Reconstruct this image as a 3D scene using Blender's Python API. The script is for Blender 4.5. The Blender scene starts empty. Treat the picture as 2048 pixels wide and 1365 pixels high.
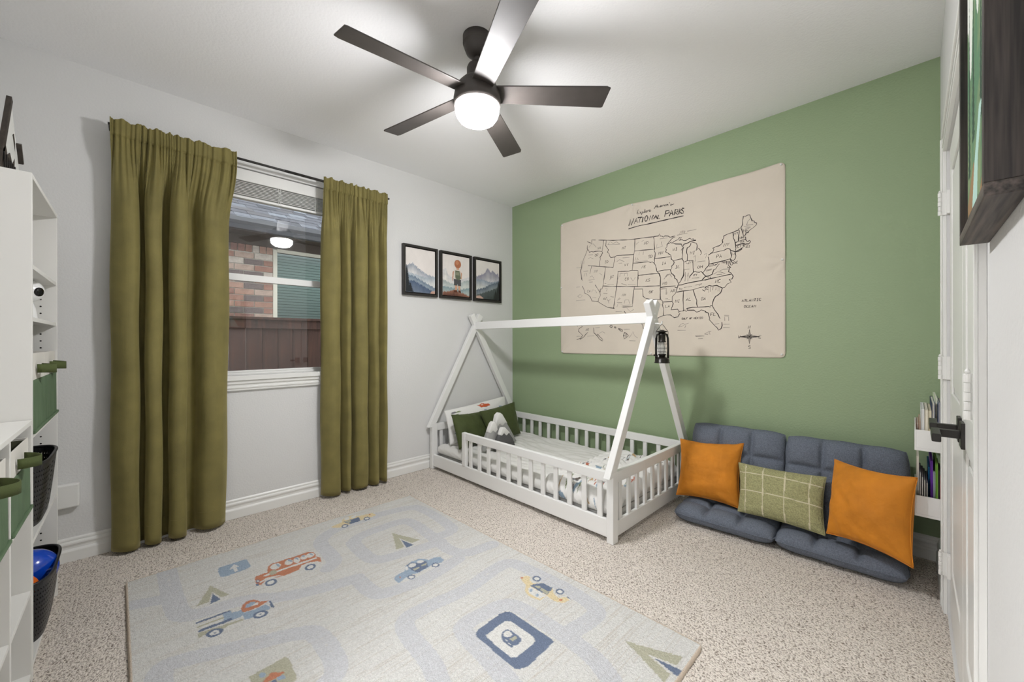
import bpy, math, random
import numpy as np
from mathutils import Vector, Matrix

# ------------------------------------------------------------------ camera, world, exposure
scene = bpy.context.scene
COL = scene.collection
random.seed(7)
cam_d = bpy.data.cameras.new('camera')
cam_d.sensor_width = 36.0
cam_d.lens = 781.65 / 2048 * 36.0
cam_d.clip_start = 0.02
cam = bpy.data.objects.new('camera', cam_d)
COL.objects.link(cam)
cam.location = (3.2207, -3.1399, 1.2007)
cam.rotation_euler = (math.radians(90.0), math.radians(0.08), math.radians(45.80))
scene.camera = cam

world = bpy.data.worlds.new('overcast_sky')
scene.world = world
world.use_nodes = True
bg = world.node_tree.nodes['Background']
bg.inputs[0].default_value = (0.90, 0.95, 1.0, 1)
bg.inputs[1].default_value = 2.0

scene.view_settings.view_transform = 'Standard'
scene.view_settings.look = 'None'
scene.view_settings.exposure = 1.17
scene.view_settings.gamma = 1.0
scene.view_settings.use_curve_mapping = False
scene.cycles.use_denoising = True
scene.cycles.max_bounces = 8
scene.cycles.diffuse_bounces = 5
scene.cycles.use_adaptive_sampling = True
scene.cycles.adaptive_threshold = 0.04
scene.cycles.transparent_max_bounces = 12
scene.cycles.caustics_reflective = False
scene.cycles.caustics_refractive = False
FAN_LIGHT = 112.0
HALL_FILL = 125.0  # strength of the unseen fill lamp added in the hall

# ------------------------------------------------------------------ helpers
def lin(c):
    return tuple((x / 255.0) / 12.92 if x / 255.0 <= 0.04045 else ((x / 255.0 + 0.055) / 1.055) ** 2.4 for x in c)

MATS = {}
def mat(name, rgb, rough=0.6, bump=None, var=None, metal=0.0, sheen=0.0, spec=0.5, emit=None, attr=False, coat=0.0):
    """procedural material; bump=(scale,strength,dist), var=(scale,amount) colour mottling"""
    if name in MATS:
        return MATS[name]
    m = bpy.data.materials.new(name)
    m.use_nodes = True
    nt = m.node_tree
    b = nt.nodes['Principled BSDF']
    c = lin(rgb) if rgb else (1, 1, 1)
    b.inputs['Base Color'].default_value = (*c, 1)
    b.inputs['Roughness'].default_value = rough
    b.inputs['Metallic'].default_value = metal
    b.inputs['Specular IOR Level'].default_value = spec
    if sheen:
        b.inputs['Sheen Weight'].default_value = sheen
        b.inputs['Sheen Roughness'].default_value = 0.4
        b.inputs['Sheen Tint'].default_value = (*[min(1, x * 1.6 + 0.12) for x in c], 1)
    if coat:
        b.inputs['Coat Weight'].default_value = coat
    if emit:
        b.inputs['Emission Color'].default_value = (*emit[0], 1)
        b.inputs['Emission Strength'].default_value = emit[1]
    tc = nt.nodes.new('ShaderNodeTexCoord')
    src = None
    if attr:
        at = nt.nodes.new('ShaderNodeAttribute')
        at.attribute_name = 'Col'
        src = at.outputs['Color']
        nt.links.new(src, b.inputs['Base Color'])
    if var:
        n = nt.nodes.new('ShaderNodeTexNoise')
        n.inputs['Scale'].default_value = var[0]
        n.inputs['Detail'].default_value = 4
        nt.links.new(tc.outputs['Object'], n.inputs['Vector'])
        mr = nt.nodes.new('ShaderNodeMapRange')
        mr.inputs[1].default_value = 0.25
        mr.inputs[2].default_value = 0.75
        mr.inputs[3].default_value = 1 - var[1]
        mr.inputs[4].default_value = 1 + var[1]
        nt.links.new(n.outputs['Fac'], mr.inputs[0])
        vm = nt.nodes.new('ShaderNodeVectorMath')
        vm.operation = 'SCALE'
        if src is not None:
            nt.links.new(src, vm.inputs[0])
        else:
            vm.inputs[0].default_value = c
        nt.links.new(mr.outputs[0], vm.inputs['Scale'])
        nt.links.new(vm.outputs[0], b.inputs['Base Color'])
    if bump:
        n = nt.nodes.new('ShaderNodeTexNoise')
        n.inputs['Scale'].default_value = bump[0]
        n.inputs['Detail'].default_value = 3
        nt.links.new(tc.outputs['Object'], n.inputs['Vector'])
        bp = nt.nodes.new('ShaderNodeBump')
        bp.inputs['Strength'].default_value = bump[1]
        bp.inputs['Distance'].default_value = bump[2]
        nt.links.new(n.outputs['Fac'], bp.inputs['Height'])
        nt.links.new(bp.outputs[0], b.inputs['Normal'])
    MATS[name] = m
    return m

class MB:
    def __init__(s):
        s.v = []
        s.f = []
    def add(s, vs, fs):
        o = len(s.v)
        s.v += [tuple(p) for p in vs]
        s.f += [tuple(i + o for i in f) for f in fs]
        return s
    def box(s, x0, x1, y0, y1, z0, z1):
        return s.add([(x0, y0, z0), (x1, y0, z0), (x1, y1, z0), (x0, y1, z0), (x0, y0, z1), (x1, y0, z1), (x1, y1, z1), (x0, y1, z1)],
                     [(0, 3, 2, 1), (4, 5, 6, 7), (0, 1, 5, 4), (1, 2, 6, 5), (2, 3, 7, 6), (3, 0, 4, 7)])
    def bar(s, a, b, w, h, side):
        """rectangular bar a->b, width w along 'side', height h across it"""
        a = Vector(a); b = Vector(b); d = (b - a).normalized()
        u = Vector(side); u = (u - d * u.dot(d)).normalized()
        n = d.cross(u)
        vs = []
        for p in (a, b):
            for i, j in ((-1, -1), (1, -1), (1, 1), (-1, 1)):
                vs.append(p + u * (w / 2 * i) + n * (h / 2 * j))
        return s.add(vs, [(0, 3, 2, 1), (4, 5, 6, 7), (0, 1, 5, 4), (1, 2, 6, 5), (2, 3, 7, 6), (3, 0, 4, 7)])
    def tube(s, pts, r, n=8, closed=False):
        pts = [Vector(p) for p in pts]
        rs = r if isinstance(r, (list, tuple)) else [r] * len(pts)
        vs, fs = [], []
        L = len(pts)
        up = Vector((0.13, 0.21, 0.97))
        for i, p in enumerate(pts):
            a = pts[i - 1] if (i > 0 or closed) else pts[0]
            b = pts[(i + 1) % L] if (i < L - 1 or closed) else pts[-1]
            d = (b - a)
            d = d.normalized() if d.length > 1e-9 else Vector((0, 0, 1))
            u = d.cross(up)
            if u.length < 1e-3:
                u = d.cross(Vector((1, 0, 0)))
            u.normalize(); w = d.cross(u)
            for k in range(n):
                t = 2 * math.pi * k / n
                vs.append(p + (u * math.cos(t) + w * math.sin(t)) * rs[i])
        for i in range(L if closed else L - 1):
            j = (i + 1) % L
            for k in range(n):
                k2 = (k + 1) % n
                fs.append((i * n + k, i * n + k2, j * n + k2, j * n + k))
        if not closed:
            fs.append(tuple(range(n))[::-1]); fs.append(tuple(range((L - 1) * n, L * n)))
        return s.add(vs, fs)
    def lathe(s, prof, c=(0, 0, 0), n=32, cap0=True, cap1=True):
        vs, fs = [], []
        for r, z in prof:
            for k in range(n):
                t = 2 * math.pi * k / n
                vs.append((c[0] + r * math.cos(t), c[1] + r * math.sin(t), c[2] + z))
        for i in range(len(prof) - 1):
            for k in range(n):
                k2 = (k + 1) % n
                fs.append((i * n + k, i * n + k2, (i + 1) * n + k2, (i + 1) * n + k))
        if cap0: fs.append(tuple(range(n))[::-1])
        if cap1: fs.append(tuple(range((len(prof) - 1) * n, len(prof) * n)))
        return s.add(vs, fs)
    def prism(s, pts, d):
        """pts: 3D polygon, extruded by vector d"""
        n = len(pts); d = Vector(d)
        vs = [Vector(p) for p in pts] + [Vector(p) + d for p in pts]
        fs = [tuple(range(n))[::-1], tuple(range(n, 2 * n))] + [(i, (i + 1) % n, (i + 1) % n + n, i + n) for i in range(n)]
        return s.add(vs, fs)
    def build(s, name, m, parent=None, smooth=False, bevel=0.0, solid=0.0, subsurf=0):
        me = bpy.data.meshes.new(name)
        me.from_pydata(s.v, [], s.f)
        me.validate()
        me.update()
        return finish(name, me, m, parent, smooth, bevel, solid, subsurf)

def finish(name, me, m, parent=None, smooth=False, bevel=0.0, solid=0.0, subsurf=0):
    if m is not None:
        me.materials.append(m)
    if smooth:
        me.polygons.foreach_set('use_smooth', [True] * len(me.polygons))
    o = bpy.data.objects.new(name, me)
    COL.objects.link(o)
    if parent is not None:
        o.parent = parent
        if parent.type == 'EMPTY' or parent.location.length > 0:
            o.matrix_parent_inverse = parent.matrix_basis.inverted()
    if bevel:
        b = o.modifiers.new('bevel', 'BEVEL')
        b.width = bevel; b.segments = 2; b.limit_method = 'ANGLE'; b.angle_limit = math.radians(40)
    if solid:
        b = o.modifiers.new('solid', 'SOLIDIFY'); b.thickness = solid; b.offset = 0
    if subsurf:
        b = o.modifiers.new('sub', 'SUBSURF'); b.levels = subsurf; b.render_levels = subsurf
    return o

def grid_mesh(name, P, colors=None, closed_u=False):
    """P: (nu,nv,3) array -> quad mesh; colors (nu,nv,3) linear"""
    nu, nv = P.shape[:2]
    me = bpy.data.meshes.new(name)
    idx = np.arange(nu * nv).reshape(nu, nv)
    if closed_u:
        idx = np.vstack([idx, idx[:1]])
    q = np.stack([idx[:-1, :-1], idx[1:, :-1], idx[1:, 1:], idx[:-1, 1:]], -1).reshape(-1, 4)
    me.vertices.add(nu * nv)
    me.vertices.foreach_set('co', P.reshape(-1).astype(np.float32))
    me.loops.add(len(q) * 4)
    me.loops.foreach_set('vertex_index', q.reshape(-1).astype(np.int32))
    me.polygons.add(len(q))
    me.polygons.foreach_set('loop_start', np.arange(0, len(q) * 4, 4, dtype=np.int32))
    me.update(calc_edges=True)
    if colors is not None:
        set_colors(me, colors.reshape(-1, 3))
    return me

def set_colors(me, rgb):
    a = me.color_attributes.new('Col', 'FLOAT_COLOR', 'POINT')
    c = np.ones((len(rgb), 4), np.float32)
    c[:, :3] = rgb
    a.data.foreach_set('color', c.reshape(-1))

def linA(c):
    return np.array(lin(c))

def tag(o, label=None, cat=None, group=None, kind=None):
    if label: o['label'] = label
    if cat: o['category'] = cat
    if group: o['group'] = group
    if kind: o['kind'] = kind
    return o

def thing(name, loc, label, cat, group=None):
    e = bpy.data.objects.new(name, None)
    e.empty_display_size = 0.1
    e.location = loc
    COL.objects.link(e)
    return tag(e, label, cat, group)

def smooth_noise(u, v, seed, amp=1.0):
    """cheap smooth pseudo-noise built from sines"""
    r = np.random.RandomState(seed)
    s = np.zeros_like(u)
    for k in range(7):
        a, b, p, q = r.uniform(-1, 1, 4)
        f = 1.6 ** k
        s += np.sin((a * u + b * v) * f * 6.28 + p * 6.28) * np.cos((b * u - a * v) * f * 5.1 + q * 6.28) / (1.35 ** k)
    return s * amp * 0.35

def inside(px, py, poly):
    """vectorised point in polygon"""
    r = np.zeros(px.shape, bool)
    n = len(poly)
    j = n - 1
    for i in range(n):
        xi, yi = poly[i]; xj, yj = poly[j]
        if yi != yj:
            c = ((yi > py) != (yj > py)) & (px < (xj - xi) * (py - yi) / (yj - yi) + xi)
            r ^= c
        j = i
    return r

def lerp(a, b, t):
    return a + (b - a) * t

# ------------------------------------------------------------------ materials
m_wall = mat('wall_paint', (218, 218, 217), 0.85, bump=(95, 0.35, 0.004))
m_ceil = mat('ceiling_paint', (246, 246, 247), 0.9, bump=(80, 0.35, 0.004))
m_green = mat('green_wall_paint', (150, 169, 133), 0.5, bump=(95, 0.4, 0.004))
m_trim = mat('white_trim_paint', (230, 230, 227), 0.35)
m_white = mat('white_lacquer', (233, 233, 231), 0.35)
m_shelf = mat('white_laminate', (226, 225, 221), 0.5)
m_black = mat('matte_black_metal', (34, 31, 28), 0.42)
m_fan = mat('dark_bronze_fan', (66, 61, 58), 0.5, var=(14, 0.12))
m_velvet = mat('olive_velvet', (121, 112, 63), 0.8, sheen=1.0, bump=(160, 0.25, 0.002), var=(9, 0.16))
m_mustard = mat('mustard_velvet', (202, 126, 26), 0.8, sheen=0.7, bump=(26, 0.35, 0.012), var=(8, 0.16))
m_dkgreen = mat('dark_green_velvet', (62, 72, 32), 0.8, sheen=0.5, var=(9, 0.12))
m_cushion = mat('slate_blue_linen', (102, 109, 121), 0.9, bump=(420, 0.5, 0.002), var=(190, 0.34))
m_sheet = mat('pale_grey_cotton', (218, 217, 213), 0.85, bump=(60, 0.15, 0.003))
m_glass = bpy.data.materials.new('window_glass')
m_glass.use_nodes = True
_nt = m_glass.node_tree
for _n in list(_nt.nodes): _nt.nodes.remove(_n)
_o = _nt.nodes.new('ShaderNodeOutputMaterial'); _mx = _nt.nodes.new('ShaderNodeMixShader')
_t = _nt.nodes.new('ShaderNodeBsdfTransparent'); _g = _nt.nodes.new('ShaderNodeBsdfGlossy'); _f = _nt.nodes.new('ShaderNodeFresnel')
_g.inputs['Roughness'].default_value = 0.02
_t.inputs[0].default_value = (0.93, 0.95, 0.95, 1)
_f.inputs[0].default_value = 1.5
_nt.links.new(_f.outputs[0], _mx.inputs[0]); _nt.links.new(_t.outputs[0], _mx.inputs[1]); _nt.links.new(_g.outputs[0], _mx.inputs[2])
_nt.links.new(_mx.outputs[0], _o.inputs[0])

def mix_material(name, c0, c1, scale, lo, hi, rough=0.9, bump=None, stretch=(1, 1, 1), detail=3):
    """two colours mixed through a noise threshold; c0 below, c1 above"""
    m = bpy.data.materials.new(name); m.use_nodes = True
    nt = m.node_tree; b = nt.nodes['Principled BSDF']
    b.inputs['Roughness'].default_value = rough
    tc = nt.nodes.new('ShaderNodeTexCoord'); mp = nt.nodes.new('ShaderNodeMapping'); mp.inputs['Scale'].default_value = stretch
    nt.links.new(tc.outputs['Object'], mp.inputs[0])
    n = nt.nodes.new('ShaderNodeTexNoise'); n.inputs['Scale'].default_value = scale; n.inputs['Detail'].default_value = detail
    nt.links.new(mp.outputs[0], n.inputs['Vector'])
    r = nt.nodes.new('ShaderNodeValToRGB')
    r.color_ramp.elements[0].position = lo; r.color_ramp.elements[1].position = hi
    r.color_ramp.elements[0].color = (*lin(c0), 1); r.color_ramp.elements[1].color = (*lin(c1), 1)
    nt.links.new(n.outputs['Fac'], r.inputs[0]); nt.links.new(r.outputs[0], b.inputs['Base Color'])
    if bump:
        bp = nt.nodes.new('ShaderNodeBump'); bp.inputs['Strength'].default_value = bump[0]; bp.inputs['Distance'].default_value = bump[1]
        nt.links.new(n.outputs['Fac'], bp.inputs['Height']); nt.links.new(bp.outputs[0], b.inputs['Normal'])
    MATS[name] = m
    return m

# ------------------------------------------------------------------ room shell
W, L, H = 3.322, 3.70, 2.74
WY0, WY1, WZ0, WZ1 = -2.82, -1.98, 0.965, 2.40      # window opening in the left wall
DY0, DY1, DZ = -1.855, -0.585, 2.03                  # closet opening in the right wall

m_carpet = mix_material('beige_carpet', (128, 116, 104), (227, 218, 208), 140, 0.30, 0.52, 0.95, bump=(0.9, 0.012), detail=2.5)
nx, ny = 420, 465
gx, gy = np.meshgrid(np.linspace(0, W, nx), np.linspace(-L, 0, ny), indexing='ij')
rs = np.random.RandomState(1)
zz = rs.uniform(-0.004, 0.0015, gx.shape) + 0.0015 * np.sin(gx * 9 + gy * 5) * np.sin(gy * 7)
fl = finish('floor', grid_mesh('floor', np.stack([gx, gy, zz], -1)), m_carpet, smooth=True)
tag(fl, 'beige frieze carpet covering the whole room', kind='structure')
tag(MB().box(0, W, -L, 0, -0.12, -0.01).build('floor', m_wall), 'floor slab under the carpet', kind='structure')
tag(MB().box(-0.12, W + 0.1, -L - 0.1, 0.1, H, H + 0.1).build('ceiling', m_ceil), 'plain white textured ceiling', kind='structure')
b = MB().box(-0.15, 0, -L - 0.1, WY0, 0, H).box(-0.15, 0, WY1, 0.1, 0, H).box(-0.15, 0, WY0, WY1, 0, WZ0).box(-0.15, 0, WY0, WY1, WZ1, H)
tag(b.build('wall_left', m_wall), 'light grey textured wall with the window', kind='structure')
tag(MB().box(0, W, 0, 0.1, 0, H).build('wall_back', m_green), 'sage green painted accent wall', kind='structure')
b = MB().box(W, W + 0.1, -L - 0.1, DY0, 0, H).box(W, W + 0.1, DY1, 0.1, 0, H).box(W, W + 0.1, DY0, DY1, DZ, H)
tag(b.build('wall_right', m_wall), 'light grey wall with the closet doors', kind='structure')
EX0, EX1, EZ = 2.30, 3.12, 2.04                      # entry doorway added behind the camera to let fill light in
b = MB().box(0, EX0, -L - 0.1, -L, 0, H).box(EX1, W, -L - 0.1, -L, 0, H).box(EX0, EX1, -L - 0.1, -L, EZ, H)
tag(b.build('wall_front', m_wall), 'light grey wall behind the white shelves with the entry doorway added for fill light', kind='structure')
b = MB().box(0.9, W + 0.6, -L - 1.5, -L - 1.4, 0, 2.54).box(0.8, 0.9, -L - 1.5, -L - 0.1, 0, 2.54).box(W + 0.6, W + 0.7, -L - 1.5, -L - 0.1, 0, 2.54).box(W, W + 0.6, -L - 0.12, -L - 0.1, 0, 2.54)  # unseen hallway box added to send fill light through the doorway
tag(b.build('wall_hall', m_wall), 'unseen hallway walls added around the fill lamp', kind='structure')
tag(MB().box(0.8, W + 0.7, -L - 1.5, -L - 0.1, 2.54, 2.6).build('ceiling_hall', m_ceil), 'unseen hallway ceiling added to carry the fill lamp', kind='structure')
tag(MB().box(0.8, W + 0.7, -L - 1.5, -L, -0.12, -0.002).build('floor_hall', m_carpet), 'unseen hallway carpet added below the fill lamp', kind='structure')

def baseboard(name, p0, p1, n, label):
    """moulded profile swept along p0->p1; n = unit normal into the room"""
    prof = [(0, 0), (0.019, 0), (0.019, 0.056), (0.016, 0.062), (0.0105, 0.068), (0.010, 0.078), (0.0125, 0.086), (0.016, 0.092), (0.016, 0.100), (0.0115, 0.108), (0.0075, 0.1085), (0.0075, 0.113), (0.010, 0.1135), (0.009, 0.121), (0.004, 0.128), (0, 0.128)]
    mb = MB()
    mb.prism([(p0[0] + n[0] * a, p0[1] + n[1] * a, z) for a, z in prof], (p1[0] - p0[0], p1[1] - p0[1], 0))
    return tag(mb.build(name, m_trim, bevel=0.0006), label, kind='structure')
baseboard('baseboard_left', (0, -L, 0), (0, 0, 0), (1, 0), 'white moulded baseboard under the window')
baseboard('baseboard_back', (0, 0, 0), (W, 0, 0), (0, -1), 'white moulded baseboard along the green wall')
baseboard('baseboard_right', (W, -0.51, 0), (W, 0, 0), (-1, 0), 'short white baseboard between closet casing and corner')
baseboard('baseboard_front', (0, -L, 0), (EX0 - 0.07, -L, 0), (0, 1), 'white baseboard behind the shelves')

mb = MB().box(EX0 - 0.07, EX0, -L, -L + 0.014, 0, EZ + 0.07).box(EX1, EX1 + 0.07, -L, -L + 0.014, 0, EZ + 0.07).box(EX0, EX1, -L, -L + 0.014, EZ, EZ + 0.07)
tag(mb.build('trim_6', m_trim, bevel=0.002), 'white casing around the added entry doorway', kind='structure')
hl = thing('hall_fill_light', (2.7, -L - 0.75, 2.54), 'round unseen fill lamp added in the hallway behind the camera', 'fill light')  # added out of view to brighten the room from behind
MB().lathe([(0.17, 0), (0.17, -0.03), (0.16, -0.035)], (2.7, -L - 0.75, 2.54), 40).build('base', m_trim, hl, smooth=True)
MB().lathe([(0.155, -0.03), (0.155, -0.06), (0.13, -0.09), (0.07, -0.105), (0.003, -0.11)], (2.7, -L - 0.75, 2.54), 40).build('diffuser', mat('hall_fill_diffuser', (250, 250, 245), 0.4, emit=((0.955, 0.95, 0.965), HALL_FILL)), hl, smooth=True)  # glowing part of the added fill lamp

# closet casing and doors
def casing(mb, y0, y1, z0, z1, horiz=False):
    mb.box(W - 0.012, W, y0, y1, z0, z1)
    if horiz:
        mb.box(W - 0.018, W - 0.012, y0, y1, z1 - 0.018, z1); mb.box(W - 0.015, W - 0.012, y0, y1, z0 + 0.014, z0 + 0.03)
    else:
        a, c = (y0, y0 + 0.016), (y1 - 0.016, y1)
        mb.box(W - 0.018, W - 0.012, *(c if y0 > -1 else a), z0, z1); mb.box(W - 0.015, W - 0.012, y0 + 0.028, y0 + 0.042, z0, z1)
mb = MB(); casing(mb, DY1, DY1 + 0.075, 0, DZ + 0.075)
tag(mb.build('trim_1', m_trim, bevel=0.002), 'white closet door casing beside the corner', kind='structure')
mb = MB(); casing(mb, DY0 - 0.075, DY0, 0, DZ + 0.075)
tag(mb.build('trim_2', m_trim, bevel=0.002), 'white closet door casing beside the framed forest picture', kind='structure')
mb = MB(); casing(mb, DY0, DY1, DZ, DZ + 0.075, True)
tag(mb.build('trim_3', m_trim, bevel=0.002), 'white head casing above the closet doors', kind='structure')
YM = (DY0 + DY1) / 2
def closet_door(name, y0, y1, hinge_y, lever_dir, label):
    dx = W + 0.008
    d = MB()
    d.box(dx + 0.008, dx + 0.035, y0 + 0.003, y1 - 0.003, 0.012, DZ - 0.003)
    d.box(dx, dx + 0.008, y0 + 0.003, y0 + 0.11, 0.012, DZ - 0.003).box(dx, dx + 0.008, y1 - 0.11, y1 - 0.003, 0.012, DZ - 0.003)
    for z0, z1 in ((0.012, 0.22), (0.86, 0.98), (DZ - 0.12, DZ - 0.003)):
        d.box(dx, dx + 0.008, y0 + 0.11, y1 - 0.11, z0, z1)
    door = tag(d.build(name, m_trim, bevel=0.003), label, kind='structure')
    for z0, z1 in ((0.25, 0.83), (1.01, DZ - 0.15)):
        p = MB()
        yy0, yy1 = y0 + 0.14, y1 - 0.14
        p.prism([(dx + 0.008, yy0, z0), (dx + 0.008, yy1, z0), (dx + 0.008, yy1, z1), (dx + 0.008, yy0, z1)], (-0.006, 0, 0))
        p.build('panel', m_trim, door, bevel=0.012)
    for zc in (0.22, 1.08, 1.80):
        h = MB()
        for k in range(5):
            r = 0.0065 if k % 2 == 0 else 0.006
            h.lathe([(r, -0.05 + 0.02 * k), (r, -0.05 + 0.02 * k + 0.019)], (W - 0.021, hinge_y, zc), 12)
        h.lathe([(0.0035, 0.05), (0.005, 0.054), (0.002, 0.06)], (W - 0.021, hinge_y, zc), 10)
        s = 1 if hinge_y == y0 else -1
        h.box(W - 0.021, W + 0.008, hinge_y - 0.002, hinge_y + 0.002, zc - 0.05, zc + 0.05); h.box(W - 0.002, W + 0.008, min(hinge_y, hinge_y + s * 0.03), max(hinge_y, hinge_y + s * 0.03), zc - 0.05, zc + 0.05)
        h.build('hinge', m_trim, door, bevel=0.001)
    ly = y1 - 0.058 if lever_dir < 0 else y0 + 0.058
    hd = MB().box(dx - 0.009, dx, ly - 0.033, ly + 0.033, 0.865, 0.945)
    ho = hd.build('door_handle', m_black, door, bevel=0.0015)
    ho['label'] = 'black square lever handle'
    MB().bar((dx - 0.009, ly, 0.905), (dx - 0.060, ly, 0.905), 0.022, 0.024, (0, 1, 0)).build('spindle', m_black, ho, bevel=0.001)
    MB().box(dx - 0.072, dx - 0.052, min(ly - 0.012 * lever_dir, ly + 0.115 * lever_dir), max(ly - 0.012 * lever_dir, ly + 0.115 * lever_dir), 0.893, 0.918).build('lever', m_black, ho, bevel=0.003)
    return door
closet_door('door_1', YM + 0.002, DY1 - 0.003, DY1 - 0.004, 1, 'white panelled closet door next to the corner')
closet_door('door_2', DY0 + 0.003, YM - 0.002, DY0 + 0.004, -1, 'white panelled closet door nearer the framed forest picture')
tag(MB().box(W + 0.1, W + 0.6, DY0, DY0 + 0.02, 0, DZ).box(W + 0.1, W + 0.6, DY1 - 0.02, DY1, 0, DZ).box(W + 0.58, W + 0.6, DY0, DY1, 0, DZ).box(W + 0.1, W + 0.6, DY0, DY1, DZ, DZ + 0.02).box(W + 0.0, W + 0.6, DY0 - 0.05, DY1 + 0.05, -0.03, 0.0).build('wall_closet', m_wall), 'closet interior behind the doors', kind='structure')

# ------------------------------------------------------------------ window
win = tag(MB().box(-0.15, -0.07, WY0, WY0 + 0.028, WZ0, WZ1).box(-0.15, -0.07, WY1 - 0.028, WY1, WZ0, WZ1).box(-0.15, -0.07, WY0 + 0.028, WY1 - 0.028, WZ1 - 0.028, WZ1).box(-0.15, -0.07, WY0 + 0.028, WY1 - 0.028, WZ0, WZ0 + 0.016).build('window_1', m_trim, bevel=0.003), 'single hung white window between olive curtains', kind='structure')
ZM = 1.655
mb = MB().box(-0.135, -0.11, WY0 + 0.028, WY1 - 0.028, ZM - 0.022, ZM + 0.024).box(-0.135, -0.11, WY0 + 0.028, WY0 + 0.05, ZM, WZ1 - 0.028).box(-0.135, -0.11, WY1 - 0.05, WY1 - 0.028, ZM, WZ1 - 0.028).box(-0.135, -0.11, WY0 + 0.028, WY1 - 0.028, WZ1 - 0.05, WZ1 - 0.028)
mb.build('upper_sash', m_trim, win, bevel=0.003)
mb = MB().box(-0.11, -0.085, WY0 + 0.028, WY1 - 0.028, ZM - 0.026, ZM + 0.022).box(-0.11, -0.085, WY0 + 0.028, WY0 + 0.05, WZ0 + 0.016, ZM).box(-0.11, -0.085, WY1 - 0.05, WY1 - 0.028, WZ0 + 0.016, ZM).box(-0.11, -0.085, WY0 + 0.028, WY1 - 0.028, WZ0 + 0.016, WZ0 + 0.03)
mb.build('lower_sash', m_trim, win, bevel=0.003)
MB().box(-0.125, -0.121, WY0 + 0.05, WY1 - 0.05, ZM + 0.024, WZ1 - 0.05).build('pane', m_glass, win)
MB().box(-0.10, -0.096, WY0 + 0.05, WY1 - 0.05, WZ0 + 0.03, ZM - 0.026).build('pane', m_glass, win)
mb = MB().box(-0.07, 0, WY0, WY1, WZ0 - 0.001, WZ0 + 0.002).box(-0.002, 0.038, WY0 - 0.018, WY1 + 0.018, WZ0 - 0.03, WZ0 + 0.002)
tag(mb.build('trim_4', m_trim, bevel=0.006), 'white window stool board', kind='structure')
mb = MB().box(0, 0.018, WY0 - 0.012, WY1 + 0.012, WZ0 - 0.10, WZ0 - 0.03).box(0.018, 0.026, WY0 - 0.012, WY1 + 0.012, WZ0 - 0.055, WZ0 - 0.03).box(0.018, 0.023, WY0 - 0.012, WY1 + 0.012, WZ0 - 0.085, WZ0 - 0.07)
tag(mb.build('trim_5', m_trim, bevel=0.003), 'white moulded apron under the window', kind='structure')

# raised blind
bl = thing('window_blind', (-0.045, (WY0 + WY1) / 2, WZ1), 'white slatted blind pulled up at the top of the window', 'blind')
MB().box(-0.065, -0.012, WY0 + 0.006, WY1 - 0.006, WZ1 - 0.085, WZ1 - 0.004).build('valance', m_trim, bl, bevel=0.004)
for k in range(9):
    z = WZ1 - 0.094 - 0.0105 * k
    MB().box(-0.062, -0.016, WY0 + 0.012, WY1 - 0.012, z - 0.0026, z).build('slat', m_trim, bl)
MB().box(-0.062, -0.016, WY0 + 0.012, WY1 - 0.012, WZ1 - 0.208, WZ1 - 0.19).build('bottom_rail', m_trim, bl, bevel=0.004)
for yy in (WY0 + 0.14, (WY0 + WY1) / 2 + 0.03, WY1 - 0.14):
    MB().tube([(-0.0145, yy, WZ1 - 0.085), (-0.0135, yy + 0.002, WZ1 - 0.15), (-0.0145, yy, WZ1 - 0.208)], 0.0016, 6).build('cord', m_trim, bl)
    MB().tube([(-0.0145, yy + 0.012, WZ1 - 0.085), (-0.0135, yy + 0.014, WZ1 - 0.15), (-0.0145, yy + 0.012, WZ1 - 0.2)], 0.0016, 6).build('cord', m_trim, bl)

def inst(name, me, loc, parent, rot=(0, 0, 0), scale=(1, 1, 1)):
    o = bpy.data.objects.new(name, me)
    COL.objects.link(o)
    o.location = loc; o.rotation_euler = rot; o.scale = scale
    if parent is not None:
        o.parent = parent
        if parent.type == 'EMPTY':
            o.matrix_parent_inverse = parent.matrix_basis.inverted()
    return o

def box_mesh(name, x0, x1, y0, y1, z0, z1, m):
    b = MB().box(x0, x1, y0, y1, z0, z1)
    me = bpy.data.meshes.new(name); me.from_pydata(b.v, [], b.f); me.update(); me.materials.append(m)
    return me

# ------------------------------------------------------------------ ceiling fan
FX, FY = 1.68, -1.885
fan = thing('ceiling_fan', (FX, FY, H), 'dark five blade ceiling fan with lit white dome', 'ceiling fan')
MB().lathe([(0.072, 0.0), (0.072, -0.036), (0.071, -0.04), (0.066, -0.041), (0.066, -0.055), (0.055, -0.082), (0.035, -0.1), (0.018, -0.104)], (FX, FY, H), 40).build('canopy', m_fan, fan, smooth=True)
MB().lathe([(0.0135, -0.085), (0.0135, -0.175)], (FX, FY, H), 20).build('downrod', m_fan, fan, smooth=True)
MB().lathe([(0.02, -0.10), (0.024, -0.115), (0.018, -0.13)], (FX, FY, H), 20).build('hanger_ball', m_fan, fan, smooth=True)
MB().lathe([(0.02, -0.14), (0.046, -0.146), (0.052, -0.16), (0.052, -0.215), (0.075, -0.225), (0.098, -0.25), (0.113, -0.285), (0.119, -0.32), (0.117, -0.354), (0.111, -0.356)], (FX, FY, H), 48).build('motor_housing', m_fan, fan, smooth=True)
m_dome = mat('lit_frosted_dome', (250, 250, 245), 0.4, emit=((0.955, 0.95, 0.965), FAN_LIGHT))
MB().lathe([(0.106, -0.354), (0.111, -0.358), (0.110, -0.378), (0.104, -0.400), (0.090, -0.419), (0.064, -0.431), (0.03, -0.437), (0.004, -0.438)], (FX, FY, H), 48).build('light_dome', m_dome, fan, smooth=True)
ZB = -0.292
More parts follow.
